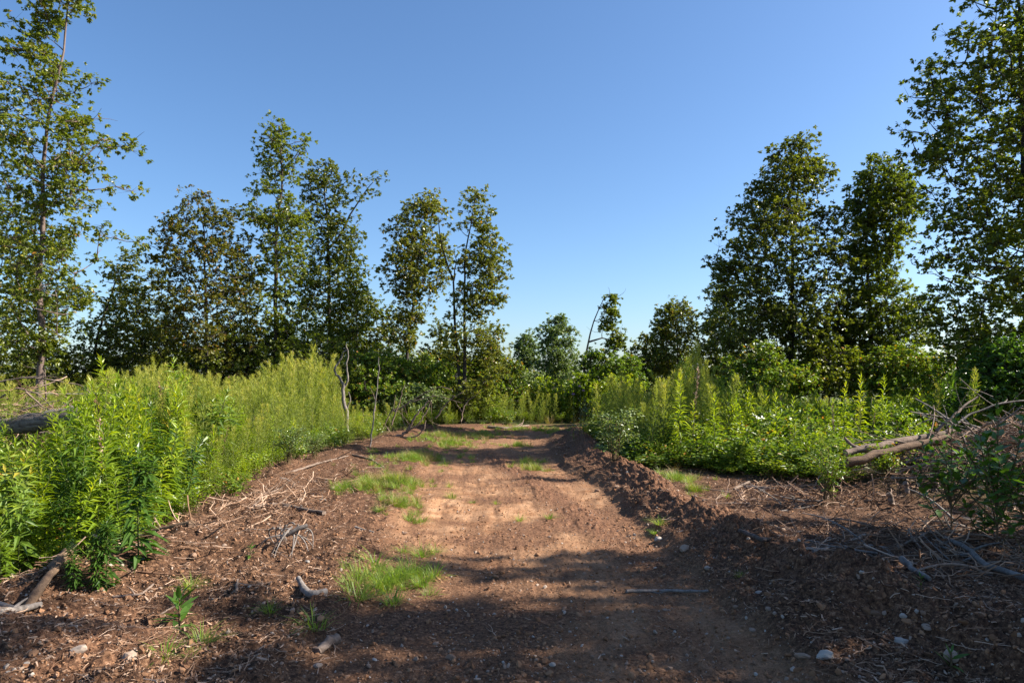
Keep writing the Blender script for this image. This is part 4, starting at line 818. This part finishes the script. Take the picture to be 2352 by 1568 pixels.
# brown dead stalks among the green
def stalk_meshes(seed):
    g = rg(seed); ms = MB(); t = np.linspace(0, 1, 6)[:, None]; S = np.hstack([g.normal(size=2)*.1*t**2, t]); tube(ms, S, np.linspace(.006, .002, 6), 4, 0, .5, cap=False); mh = MB()
    n = 60; u = g.uniform(.6, 1, n); P = np.stack([np.interp(u, t[:, 0], S[:, k]) for k in range(3)], 1); leaves(mh, P, rdir(g, n, .2, 1), rdir(g, n), g.uniform(.02, .05, n), .012, 0, g.uniform(0, .5, n), 'rhomb')
    return [('stem', ms.mesh('stem', M['redstem'])), ('seed_head', mh.mesh('seed_head', M['chip'], smooth=False))]
PK = [Proto(stalk_meshes(330+k)) for k in range(3)]; g = rg(332)
for k in range(34):
    y = g.uniform(6, 16); x = bank_l(y)-g.uniform(.2, 3.2)
    if k > 22: y = g.uniform(11, 15); x = veg_r(y)+g.uniform(.8, 5)
    h = (hleft(x, y, g) if k <= 22 else hright(x, y, g))*1.0
    put('dead_stalk', PK[k % 3], x, y, h, k, 'brown dead seed stalk standing in the left herbs' if k <= 22 else 'brown dead seed stalk standing in the right thicket', 'weed', 'brown seed stalks of the left herbs' if k <= 22 else 'brown seed stalks of the right thicket', tilt=(g.normal()*.1, g.normal()*.1))
# ---- grass on the track -----------------------------------------------------
def patch(px, py, w, d_, n, seed):
    x, y = at(px, py); g = rg(seed); r = np.abs(g.normal(size=n))*.62; a = g.uniform(0, 6.28, n)
    return np.stack([x+np.cos(a)*r*w, y+np.sin(a)*r*d_], 1)
gp = [patch(900, 1105, .62, .75, 260, 1), patch(850, 1120, .45, .5, 110, 15), patch(905, 1165, .30, .55, 130, 2), patch(945, 1050, .75, 1.6, 210, 3), patch(1030, 1018, .9, 1.8, 190, 4), patch(1100, 1000, .9, 1.8, 170, 5), patch(1010, 1000, .9, 1.6, 120, 24), patch(1180, 985, 1.0, 1.4, 110, 25), patch(1275, 990, .5, 1.8, 80, 26),
      patch(1190, 1023, .45, .6, 45, 6), patch(1240, 988, .7, .9, 60, 7), patch(1230, 1078, .3, .25, 40, 8), patch(1215, 1060, .22, .4, 35, 9), patch(800, 1120, .25, .3, 30, 12),
      patch(1080, 1057, .15, .3, 14, 13), patch(1590, 1130, .25, .4, 50, 14), patch(1560, 1100, .4, .6, 60, 16)]
P = np.concatenate(gp); g = rg(440)
P = P[fbm(P[:, 0]*2.2, P[:, 1]*1.6, 91, 3) > -.35]
sg = scatter('grass', PG+PD[:1], zz(P), g.uniform(.3, .85, len(P)), g.uniform(0, 6.28, len(P)), seed=10, label='bright green grass patches along the left side of the track', cat='grass')
tl = [(880, 1340, .22, 'large grass tuft in half shade on the near track, left of centre'), (820, 1375, .2, 'grass tuft at the near left end of the shaded grass'), (905, 1385, .17, 'low grass tuft nearest the camera in the shaded grass'), (930, 1320, .2, 'grass tuft right of the large half shaded tuft'), (860, 1300, .24, 'long-bladed tuft behind the large half shaded tuft'), (965, 1345, .15, 'fringe tuft at the right of the shaded grass'),
      (970, 1278, .17, 'grass tuft in shade beyond the long-bladed tuft'), (925, 1268, .12, 'thin dark tuft left of the shaded beyond tuft'), (1000, 1270, .11, 'sparse tuft right of the shaded beyond tuft'), (725, 1440, .17, 'dark shaded tuft by itself above the weathered wood chunk'), (1262, 1190, .13, 'short bright tuft in the middle of the sandy track'), (1195, 1195, .1, 'sparse flat tuft left of the short bright one'),
      (1085, 1155, .08, 'tiny tuft on the left wheel track'), (1140, 1157, .07, 'very small tuft between the wheel tracks'), (970, 1197, .12, 'small tuft ending the bright grass strip'), (940, 1195, .13, 'tuft in the shade at the foot of the grass strip'), (465, 1478, .13, 'dry-tipped tuft right of the broad rosette'), (380, 1510, .14, 'thin spiky tuft below the broad rosette'),
      (435, 1510, .07, 'low round green cushion right of the spiky tuft'), (1515, 1205, .14, 'tuft at the windrow foot beside the pale rock'), (1505, 1225, .1, 'sprig lower at the windrow foot'), (620, 1410, .1, 'straggling tuft left of the dark shaded tuft'), (1700, 1325, .08, 'small shaded sprig on the near side of windrow'), (440, 1350, .12, 'pale tuft in the litter right of the lone bushy herb'), (1250, 1082, .12, 'bright tuft above the rut at the far middle track')]
for k, (px, py, s, lb) in enumerate(tl):
    x, y = at(px, py); o = link('grass_tuft', PG[k % 5], loc=(x, y, T(x, y)), rot=(0, 0, k*1.7), scale=(s/.125*.78, s/.125*.78, s/.125*.55)); tag(o, lb, 'grass tuft', 'grass tufts on the track')
P = np.concatenate([patch(880, 1350, .33, .3, 26, 21), patch(960, 1330, .2, .2, 10, 22)]); g = rg(22)
scatter('grass', PG, zz(P), g.uniform(.5, .9, len(P)), g.uniform(0, 6.28, len(P)), seed=12, label='loose half shaded grass between the near tufts', cat='grass')
# dry grass by the far bend
g = rg(23); P = patch(1262, 972, 1.3, 1.0, 60, 23); P[:, 1] += 1.5
scatter('dry_grass', PD, zz(P), g.uniform(1, 2.2, len(P)), g.uniform(0, 6.28, len(P)), seed=13, label='tan dry grass where the road bends out of sight', cat='grass')
# ---------------------------------------------------------------- stones, chips, sticks
def stone_mesh(seed, name='stone', mat='stone'):
    import bmesh
    g = rg(seed); bm = bmesh.new(); bmesh.ops.create_icosphere(bm, subdivisions=2 if name == 'rock' else 1, radius=1)
    st = g.uniform(.6, 1.2, 3)*[1.1, .9, .6]; pl = rdir(g, 6)
    for v in bm.verts:
        c = np.array(v.co)
        for q in pl:
            dd = c@q
            if dd > .72: c = c-q*(dd-.72)
        v.co = Vector(c*st*(1+.08*g.normal()))
    me = bpy.data.meshes.new(name); bm.to_mesh(me); bm.free(); me.materials.append(M[mat])
    a = me.attributes.new('tint', 'FLOAT', 'FACE'); a.data.foreach_set('value', np.full(len(me.polygons), .1+.25*g.uniform(), np.float32)); return me
def chip_mesh(seed):
    g = rg(seed); mb = MB(); L = g.uniform(.5, 1.1); W = g.uniform(.06, .25); b = g.normal()*.12
    V = [(-L/2, -W/2*g.uniform(.2, 1), 0), (-L/2, W/2*g.uniform(.2, 1), 0), (0, -W/2, b), (0, W/2, b+.03), (L/2, -W/2*g.uniform(0, 1), 0), (L/2, W/2*g.uniform(0, 1), 0)]
    V = np.array(V); V2 = V.copy(); V2[:, 2] -= .05+W*.15
    mb.add(np.vstack([V, V2]), [[0, 2, 3, 1], [2, 4, 5, 3], [0, 6, 8, 2], [2, 8, 10, 4], [1, 3, 9, 7], [3, 5, 11, 9], [0, 1, 7, 6], [4, 10, 11, 5]], 0, g.uniform(0, .25)); return mb.mesh('chip', M['chip'], smooth=False)
def twig_mesh(seed, mat='chip', br=2):
    g = rg(seed); mb = MB(); n = 6; P = np.stack([np.linspace(-.5, .5, n), np.cumsum(g.normal(size=n)*.05), .015+np.abs(np.cumsum(g.normal(size=n)*.025))], 1)
    tube(mb, P, np.linspace(.014, .006, n), 4, 0, g.uniform(.1, .35))
    for k in range(br):
        a = P[g.integers(1, n-1)]; e = a+np.array([.25, g.choice([-1, 1])*.18, .05])*g.uniform(.6, 1.2); tube(mb, bez(a, (a+e)/2+g.normal(size=3)*.03, e, 4), np.linspace(.008, .004, 4), 3, 0, .2)
    return mb.mesh('twig', M[mat], smooth=False)
stones = [stone_mesh(600+k) for k in range(6)]; clods = [stone_mesh(620+k, mat='clod') for k in range(5)]
chips = [chip_mesh(640+k) for k in range(8)]; twigs = [twig_mesh(660+k) for k in range(6)]
lt = [stone_mesh(690+k, mat='chip') for k in range(3)]
def litter_area(g, n, y0=3.0, y1=24.0, pw=1.0):
    y = y0*(y1/y0)**(g.uniform(size=n)**pw); return y
def lit_zone(x, y):
    """share of litter: high off the track"""
    on = ss(road_l(y)-.3, road_l(y)+.3, x)*(1-ss(road_r(y)-.15, road_r(y)+.1, x)); return 1-on
g = rg(701); n = 110000; y = litter_area(g, n); x = g.uniform(-1, 1, n)*(y*.80+.3)
ok = (x > bank_l(y)-.5) & ((x < veg_r(y)+.6) | ((y > 5) & (y < 10.5))) & (g.uniform(size=n) < np.maximum(lit_zone(x, y), .05)) & (g.uniform(size=n) < .35+.9*vnoise(x*1.7, y*1.7, 55))
ok &= ~((np.abs(x-crest(y)) < .3) & (g.uniform(size=n) < .6))
P = np.stack([x, y], 1)[ok]; S = .034*g.uniform(.35, 1.5, len(P))**1.6
Pz = np.column_stack([P, terrain(P[:, 0], P[:, 1])+.006]); k = g.integers(0, 10, len(P))
k = np.where(k < 9, 0, 9)
scatter('wood_chips', chips, Pz[k < 7], S[k < 7]*1.25, g.uniform(0, 6.28, (k < 7).sum()), seed=20, tilt=.35, label='wood chips and bark shreds strewn over the bare soil', cat='wood chips')
scatter('twig_litter', twigs, Pz[k >= 7], S[k >= 7]*3.6, g.normal(size=(k >= 7).sum())*1.0, seed=21, tilt=.12, label='thin broken twigs strewn over the bare soil', cat='twigs')
g = rg(702); n = 74000; y = litter_area(g, n, 3.0, 20); x = g.uniform(-1, 1, n)*(y*.80+.3)
cs = 1.15-(y-6.6)*.2
den = np.where(np.abs(x-crest(y)) < .5, .9, .62)+.9*np.exp(-((x-cs)/.3)**2)*ss(4.6, 6.5, y)*(1-ss(12, 16, y))+.5*(vnoise(x*1.2, y*1.2, 58) > .62)
ok = (x > bank_l(y)-.2) & (x < veg_r(y)+.3) & (g.uniform(size=n) < den*.8)
P = np.stack([x, y], 1)[ok]; S = .010*g.uniform(.35, 1, len(P))+.022*g.uniform(size=len(P))**9
Pz = np.column_stack([P, terrain(P[:, 0], P[:, 1])+.002]); k = g.integers(0, 10, len(P))
scatter('soil_crumbs', clods, Pz[k < 7], S[k < 7], g.uniform(0, 6.28, (k < 7).sum()), seed=22, tilt=.8, label='reddish soil crumbs on track and windrow', cat='soil crumbs')
scatter('gravel', stones, Pz[k >= 7], S[k >= 7]*.9, g.uniform(0, 6.28, (k >= 7).sum()), seed=23, tilt=.8, label='small pale stones bedded in track and soil', cat='gravel')
# stones one can pick out
rocks = [stone_mesh(720+k, 'rock') for k in range(5)]
rk = [(445, 1282, .055, 'rounded grey white stone in the litter above the near left soil'), (302, 1515, .06, 'angular pale pink stone in the near left soil'), (178, 1498, .05, 'flat yellowish stone in the near left mound'), (162, 1478, .035, 'small yellow stone above the flat yellowish one'), (1572, 1262, .06, 'pale stone in shade at the foot of the windrow'),
      (1512, 1240, .06, 'flat reddish rock at the windrow foot near the tuft'), (1372, 1128, .05, 'orange rock lying on the sandy track by the windrow'), (1418, 1118, .045, 'tan rock beside the orange rock on the windrow slope'), (1845, 1510, .055, 'pale oval rock in the near right track edge'), (1895, 1512, .05, 'brown rock right of the pale oval rock'),
      (1822, 1538, .03, 'flat white stone just below the pale oval rock'), (1765, 1400, .03, 'small white stone in shade right of the track'), (1728, 1448, .03, 'grey stone low at the track edge'), (1745, 1362, .04, 'grey rock on the near windrow foot'), (1760, 1375, .025, 'small rock touching the grey rock'), (2075, 1420, .035, 'white stone on the near windrow crest'),
      (2070, 1470, .05, 'crumpled-looking white stone low on the near windrow'), (2010, 1408, .03, 'pale stone beside the hollow in the near windrow'), (1030, 1402, .02, 'small pale stone in the shaded near track'), (1035, 1512, .035, 'shaded round stone in the near dark track'), (1270, 1528, .03, 'half-buried stone near the bottom of the track'), (1590, 1100+40, .03, 'small white stone on the litter behind the windrow'),
      (775, 1240, .04, 'pale flat stone beside the shaded root tangle'), (930, 1225, .04, 'tan flat stone at the foot of the bright grass'), (765, 1060+62, .05, 'whitish stone at the top of the left litter rim'), (690, 1150, .06, 'rounded orange stone at the end of the long bare stick'), (2185, 1538-15, .05, 'brown rock in the near right corner'), (730, 1530, .03, 'cream stone under the weathered wood chunk'), (727, 1490, .035, 'pinkish stone touching the weathered wood chunk'),
      (1520, 1195, .035, 'grey stone halfway up the windrow'), (1440, 1012+70, .03, 'stone on the far windrow crest'), (1625, 1305, .035, 'stone in the wheel track right of the shade'), (1690, 1395, .03, 'stone near the sandy strip on the right'), (2130, 1455, .04, 'rough stone right of the crumpled white one')]
for k, (px, py, s, lb) in enumerate(rk):
    x, y = at(px, py); g = rg(740+k); me = rocks[k % 5]
    o = link('stone', me, loc=(x, y, T(x, y)+s*.15), rot=(g.normal()*.2, g.normal()*.2, g.uniform(0, 6.28)), scale=s); tag(o, lb, 'stone')
# sticks
def stick(name, label, pts, r0, r1, mat, seed, forks=(), cat='stick', sides=8, ground=True, lift=None, group=None, rough=.06, wob=.22):
    """pts: picture positions on the ground (px, py[, height above ground]); or world 3-tuples when ground is False"""
    g = rg(seed)
    if ground:
        Q = []
        for p in pts:
            q = G(p[0], p[1]); h = p[2] if len(p) > 2 else 0; d = q[1]
            if h: # keep the picture position, move nearer so that it stands h above the soil
                d = (CZ-q[2]-h)*F/(p[1]-HY); q = np.array([sx(p[0], d), d, q[2]+h])
            Q.append(q+[0, 0, r0*.6])
        Q = np.array(Q)
    else: Q = np.array(pts, float)
    sg = np.r_[0, np.cumsum(np.linalg.norm(np.diff(Q, axis=0), axis=1))]; n = max(7, min(24, int(sg[-1]/(r0*3))))
    u = np.linspace(0, sg[-1], n); C = np.stack([np.interp(u, sg, Q[:, k]) for k in range(3)], 1)
    C[1:-1] = (C[:-2]+C[1:-1]*2+C[2:])/4; C[:, :2] += g.normal(size=(n, 2))*r0*wob; C[:, 2] += g.normal(size=n)*r0*wob*.5
    O = C[0].copy(); mb = MB(); rr = np.linspace(r0, r1, n)*(1+.10*g.normal(size=n)); tube(mb, C-O, rr, sides, 0, .5, rough=rough, g=g)
    o = link(name, mb.mesh(name, M[mat]), loc=O); tag(o, label, cat, group)
    for f in range(int(forks) if np.isscalar(forks) else 0):
        k = g.integers(n//4, n-1); a = C[k]-O; tdir = norm(C[min(k+1, n-1)]-C[k-1]); v = norm(tdir+g.normal(size=3)*[.7, .7, .35]+[0, 0, .1]); ln = sg[-1]*g.uniform(.12, .35)
        mf_ = MB(); e = a+v*ln; tube(mf_, bez(a, (a+e)/2+g.normal(size=3)*ln*.12, e, 6), np.linspace(rr[k]*.65, rr[k]*.2, 6), 5, 0, .5)
        link('side_branch', mf_.mesh('side_branch', M[mat]), o)
    return o
D_ = 'dead'
stick('branch', 'long bare pinkish stick with two prongs on the left litter rim', [(582, 1168), (640, 1162), (745, 1182)], .028, .022, D_, 801, 2)
stick('branch', 'thin pale stick across the top of the left litter rim', [(560, 1180), (615, 1135), (650, 1120)], .012, .008, D_, 802, 2)
stick('curved_branch', 'dark curved bent branch with pale cut end left of the near grass', [(686, 1330, .06), (700, 1362, .01), (722, 1378), (748, 1362, .03)], .022, .03, 'deadgrey', 803, 0, rough=.1)
stick('stick', 'straight grey stick lying across the shaded track', [(1438, 1360), (1520, 1358), (1628, 1362)], .013, .010, 'deadgrey', 804, 1)
stick('wood_chunk', 'weathered split chunk of wood in the near left soil', [(728, 1500), (775, 1470, .03)], .026, .032, D_, 805, 0, cat='wood', rough=.25, sides=7)
stick('split_log', 'split decaying log with orange wood standing aslant left foreground', [(60, 1400), (110, 1330, .06), (163, 1262, .18)], .028, .040, 'peeled', 806, 0, cat='log', rough=.16, sides=9)
stick('log', 'half-buried decayed log along the rim behind the lone bushy herb', [(180, 1268), (290, 1245), (440, 1212)], .05, .045, 'peeled', 807, 0, cat='log', rough=.14)
stick('branch', 'grey branch leaving the picture at the left edge below the herbs', [(-40, 1390), (60, 1402)], .02, .014, 'deadgrey', 808, 1)
stick('branch', 'dark forked branch in the near left corner', [(-30, 1440), (40, 1410), (100, 1385)], .035, .02, 'deadgrey', 809, 1)
stick('stick', 'thin curved pale stick right of the small shaded herbs', [(262, 1372), (325, 1366), (352, 1345)], .010, .008, D_, 810, 1)
stick('stick', 'slender stick touching the dark green rosette plant', [(362, 1412), (402, 1402)], .007, .006, D_, 811)
stick('stick', 'short upright peg of wood in the middle left litter', [(543, 1362), (545, 1335, .03)], .012, .010, D_, 812)
stick('root', 'thick brown half-buried root along the windrow crest', [(1700, 1220), (1745, 1240, .03), (1800, 1250, .02), (1860, 1260)], .018, .026, 'bark', 813, 1, cat='root')
stick('root', 'smooth root emerging from the near windrow face', [(1755, 1232), (1830, 1262, .03), (1900, 1265)], .016, .02, 'deadgrey', 814, 0, cat='root')
stick('branch', 'straight grey branch slanting up behind the windrow', [(1868, 1268), (1920, 1258), (1988, 1230, .05)], .016, .013, 'deadgrey', 815, 0)
stick('branch', 'short blunt grey-blue branch piece on the right litter', [(2072, 1288, .05), (2105, 1318, .02), (2138, 1336)], .026, .018, 'deadgrey', 816, 0, rough=.15)
stick('branch', 'long bent branch running to the right picture edge', [(2172, 1238, .04), (2225, 1262, .04), (2262, 1300, .03), (2300, 1312, .04), (2400, 1345, .03)], .022, .024, 'deadgrey', 817, 3)
stick('branch', 'forked pale branch lying in front of the brush heap', [(2060, 1262), (2105, 1240, .03), (2130, 1225, .04), (2215, 1218, .03)], .016, .012, D_, 818, 3)
stick('branch', 'thick pale stick lying on the litter behind the windrow', [(1560+150, 1122), (1770, 1128)], .03, .028, D_, 819, 1)
stick('branch', 'pale short branch with white end behind the windrow', [(1685, 1125), (1722, 1108, .03)], .022, .018, D_, 820, 1)
stick('log', 'pale weathered log lying where the road bends, far end', [(1122, 983), (1160, 986), (1214, 979)], .055, .035, D_, 821, 3, cat='log')
stick('branch', 'dark stick below the foot of the grass strip', [(815, 1212), (858, 1218)], .014, .01, 'deadgrey', 822)
stick('branch', 'thin stick from left litter rim down to the grass', [(655, 1090), (735, 1065), (800, 1048)], .018, .012, D_, 823, 3)
stick('branch', 'curved grey branch on the far left rim', [(810, 1045), (850, 1055), (882, 1075)], .02, .015, D_, 824, 3)
# root tangle: each strand ends on the soil
tx, ty = at(668, 1262); tz = T(tx, ty); g = rg(830)
rt = bpy.data.objects.new('root_tangle', None); COL.objects.link(rt); rt.location = (tx, ty, tz); tag(rt, 'grey tangle of thin upturned roots in the shade left of centre', 'root tangle')
for k in range(17):
    a = g.uniform(0, 6.28); s = np.array([g.uniform(-.12, .12), g.uniform(-.1, .1), g.uniform(.12, .22)]); e = np.array([math.cos(a)*g.uniform(.12, .34), math.sin(a)*g.uniform(.1, .3), .0])
    e[2] = T(tx+e[0], ty+e[1])-tz+.005; mb = MB(); tube(mb, bez(s, s*[1, 1, 0]+e*.75+np.array([0, 0, g.uniform(.08, .22)]), e, 8), np.linspace(g.uniform(.006, .011), .004, 8), 5); link('root', mb.mesh('root', M['deadgrey']), rt)
mb = MB(); tube(mb, [[-.05, .02, .12], [.05, .03, .18], [.13, .06, .2]], [.018, .022, .018], 8, rough=.15, g=g); link('root_stub', mb.mesh('root_stub', M['deadgrey']), rt)
# dead snag and dead branches on the left
def wpt(px, py, d): return (sx(px, d), d, sz(py, d))
def snag(name, label, paths, mat, cat, d, seed):
    g = rg(seed); base = np.array([sx(paths[0][0][0][0], d), d, 0]); base[2] = T(base[0], d); root = bpy.data.objects.new(name, None); COL.objects.link(root); root.location = base; tag(root, label, cat)
    for i, (pp, r0, r1) in enumerate(paths):
        Q = np.array([wpt(p[0], p[1], d+(p[2] if len(p) > 2 else 0)) for p in pp]); 
        if i == 0: Q[0, 2] = base[2]-.1
        sg = np.r_[0, np.cumsum(np.linalg.norm(np.diff(Q, axis=0), axis=1))]; n = max(8, len(pp)*3); u = np.linspace(0, sg[-1], n); C = np.stack([np.interp(u, sg, Q[:, k]) for k in range(3)], 1); C[1:-1] = (C[:-2]+2*C[1:-1]+C[2:])/4
        C[1:-1, :] += g.normal(size=(n-2, 3))*.012; mb = MB(); tube(mb, C-base, np.linspace(r0, r1, n), 7, rough=.06, g=g); nm = 'trunk' if i == 0 else 'branch'; link(nm, mb.mesh(nm, M[mat]), root)
snag('dead_snag', 'forked grey dead snag rising from the feathery herbs left of the road', [([(795, 985), (796, 940), (785, 900), (790, 880)], .055, .045), ([(790, 885), (768, 852), (772, 838), (785, 820), (786, 808), (800, 803)], .035, .012), ([(788, 890), (800, 875), (797, 840), (799, 805), (795, 790)], .03, .01), ([(797, 940), (805, 915), (800, 900)], .02, .01)], 'deadgrey', 'dead tree', 17.0, 840)
snag('dead_sapling', 'thin leafless stem right of the forked snag', [([(850, 945), (862, 925), (866, 890), (868, 860), (874, 840), (870, 820)], .02, .008)], 'deadgrey', 'dead tree', 15.5, 841)
snag('dead_branch', 'bleached dead branches forking up at the edge of the left herbs', [([(900, 1010), (918, 1000), (938, 990), (950, 960), (972, 935), (985, 920)], .05, .015), ([(938, 990), (960, 975), (980, 945), (990, 920)], .025, .01), ([(905, 1005), (960, 1003), (975, 985), (978, 965)], .028, .012), ([(900, 975), (915, 930), (925, 900), (930, 880)], .022, .008), ([(978, 1005), (979, 1022)], .02, .016)], 'dead', 'dead branch', 17.5, 842)
snag('dead_branch', 'tangled grey dead limbs arching over the far left herbs', [([(870, 930), (900, 935), (930, 945)], .02, .01), ([(905, 945), (960, 910), (1010, 885), (1040, 895)], .02, .008), ([(1000, 960), (1030, 920), (1065, 900)], .025, .01), ([(1060, 975), (1062, 940), (1075, 920), (1105, 900)], .02, .008), ([(1062, 945), (1045, 920)], .012, .006), ([(930, 930), (1000, 905), (1060, 925)], .014, .006)], 'dead', 'dead branch', 19, 843)
g = rg(844)
for k in range(18):
    d = g.uniform(17, 23); x = float(bank_l(d))-g.uniform(.1, 1.5); z = T(x, d); a = g.normal()*.7; ln = g.uniform(.5, 1.3)
    e = np.array([x+math.sin(a)*ln, d+g.normal()*.3, z+max(.2, math.cos(a)*ln)]); b = np.array([x, d, z]); mb = MB(); tube(mb, bez(np.zeros(3), (e-b)/2+g.normal(size=3)*.15, e-b, 7), np.linspace(.014, .005, 7), 5)
    o = link('dead_twig', mb.mesh('dead_twig', M['dead']), loc=b); tag(o, 'bare crooked dead twig sticking out of the far left herbs', 'twig', 'bare dead twigs of the far left herbs')
# ---- big logs and brush heaps
stick('log', 'upper of two long peeled logs on the right brush heap', [wpt(1936, 1040, 9.2), wpt(2020, 1022, 9.3), wpt(2110, 1005, 9.5), wpt(2190, 990, 9.6)], .055, .045, D_, 850, 0, cat='log', sides=10, ground=False)
stick('log', 'lower of two long peeled logs on the right brush heap', [wpt(1945, 1062, 8.95), wpt(2020, 1042, 9.0), wpt(2110, 1020, 9.2), wpt(2200, 1005, 9.3)], .062, .05, 'peeled', 851, 0, cat='log', sides=10, ground=False)
stick('branch', 'short forked stub leaning on the left end of the peeled logs', [wpt(1938, 1004, 9.35), wpt(1955, 1020, 9.3), wpt(1975, 1030, 9.3)], .018, .026, D_, 852, 0, ground=False)
stick('branch', 'curved pale branch pointing up from the top of the right brush heap', [wpt(2150, 990, 9.5), wpt(2190, 955, 9.5), wpt(2215, 930, 9.6), wpt(2245, 912, 9.7)], .026, .010, D_, 853, 1, ground=False)
stick('branch', 'long dark branch arching toward the right picture edge above the heap', [wpt(2160, 1000, 9.6), wpt(2230, 950, 9.8), wpt(2300, 925, 9.8), wpt(2400, 915, 9.8)], .018, .008, 'deadgrey', 854, 2, ground=False)
stick('branch', 'stub of a broken branch with pale tip beneath the peeled logs', [wpt(2050, 1160, 8.0), wpt(2042, 1132, 8.0)], .03, .032, D_, 855, 0, ground=False)
stick('branch', 'second pale stub higher beneath the peeled logs', [wpt(2085, 1130, 8.2), wpt(2078, 1108, 8.2)], .025, .026, D_, 856, 0, ground=False)
stick('log', 'thick dark log on the left brush heap, bark peeling at the end', [wpt(-60, 992, 9.6), wpt(10, 980, 9.6), wpt(100, 968, 9.5), wpt(192, 955, 9.4)], .125, .12, 'logbark', 857, 0, cat='log', sides=14, ground=False, rough=.05, wob=.04)
stick('log', 'second shorter log behind the end of the thick left log', [wpt(110, 958, 9.9), wpt(195, 943, 9.9)], .10, .09, 'deadgrey', 858, 0, cat='log', sides=10, ground=False)
for k, (pts, lb) in enumerate([([(-20, 880), (60, 866), (120, 872), (190, 885), (210, 905)], 'long thin branch arching over the left brush heap'), ([(-20, 925), (40, 890), (90, 905), (130, 945)], 'branch curving down over the left brush heap'), ([(60, 900), (100, 935), (130, 950)], 'short branch across the left brush heap')]):
    stick('branch', lb, [wpt(a, b, 9.7+.1*k) for a, b in pts], .014, .006, D_, 860+k, 3, ground=False)
def heap(name, label, cx, cy, rx, ry, h, n, seed, lmin, lmax, rad, mat, group, big):
    g = rg(seed)
    for k in range(n):
        a = g.uniform(0, 6.28); q = math.sqrt(g.uniform()); x = cx+math.cos(a)*q*rx; y = cy+math.sin(a)*q*ry; z = T(x, y)+g.uniform(0, 1)**1.5*h*(1-q*.8)
        v = norm(np.array([g.normal(), g.normal()*.7, g.normal()*.28])); ln = g.uniform(lmin, lmax); b = np.array([x, y, z]); e = v*ln; mb = MB(); r = rad*g.uniform(.5, 1.4)
        if b[2]+e[2] < T(x+e[0], y+e[1]): e[2] = T(x+e[0], y+e[1])-b[2]+.02
        tube(mb, bez(np.zeros(3), e/2+g.normal(size=3)*ln*.1, e, 7), np.linspace(r, r*.45, 7), 5, rough=.06, g=g)
        for f in range(2):
            s = e*g.uniform(.3, .8); w_ = norm(norm(e)+g.normal(size=3)*.6)*ln*.3; tube(mb, bez(s, s+w_*.5+g.normal(size=3)*.03, s+w_, 4), np.linspace(r*.5, r*.2, 4), 4)
        o = link('branch', mb.mesh('branch', M[mat if g.uniform() < .6 else 'deadgrey']), loc=b); tag(o, label, 'branch', group)
    m = big; mb = MB()
    x = cx+g.normal(size=m)*rx*.55; y = cy+g.normal(size=m)*ry*.55
    z = terrain(x, y)+g.uniform(size=m)**1.5*h*np.exp(-((x-cx)/rx)**2-((y-cy)/ry)**2)
    return np.stack([x, y, z], 1)
q1 = heap('brush', 'crooked dead branch piled on the left brush heap', -7.9, 11.2, 1.5, 1.2, .8, 90, 870, .5, 1.6, .014, 'dead', 'branches of the left brush heap', 500)
q2 = heap('brush', 'crooked dead branch lying in the right brush heap under the peeled logs', 6.6, 8.9, 1.7, .9, .3, 110, 871, .3, 1.2, .015, 'dead', 'branches of the right brush heap', 900)
q3 = heap('brush', 'dead branch on the far right brush heap at the picture edge', 8.3, 10.2, 1.3, .8, .5, 45, 872, .6, 1.8, .018, 'deadgrey', 'branches of the far right brush heap', 500)
q4 = heap('brush', 'grey stick scattered on the dark litter right of the windrow', 4.5, 6.4, 1.6, 1.2, .03, 80, 873, .2, .7, .011, 'dead', 'scattered sticks right of the windrow', 420)
q5 = heap('brush', 'pale stick strewn along the left litter rim', -2.9, 8.0, .6, 2.6, .02, 24, 874, .1, .35, .007, 'dead', 'pale sticks of the left litter rim', 300)
q6 = heap('brush', 'pale stick strewn on the litter behind the windrow', 3.6, 8.8, .9, .9, .03, 26, 875, .2, .6, .010, 'dead', 'pale sticks behind the windrow', 200)
Q = np.concatenate([q1, q2, q3, q4, q5, q6]); g = rg(876)
scatter('brush_twigs', twigs, Q, g.uniform(.2, .6, len(Q)), g.uniform(0, 6.28, len(Q)), seed=30, tilt=.4, label='fine dead twigs tangled through the brush heaps', cat='brushwood')
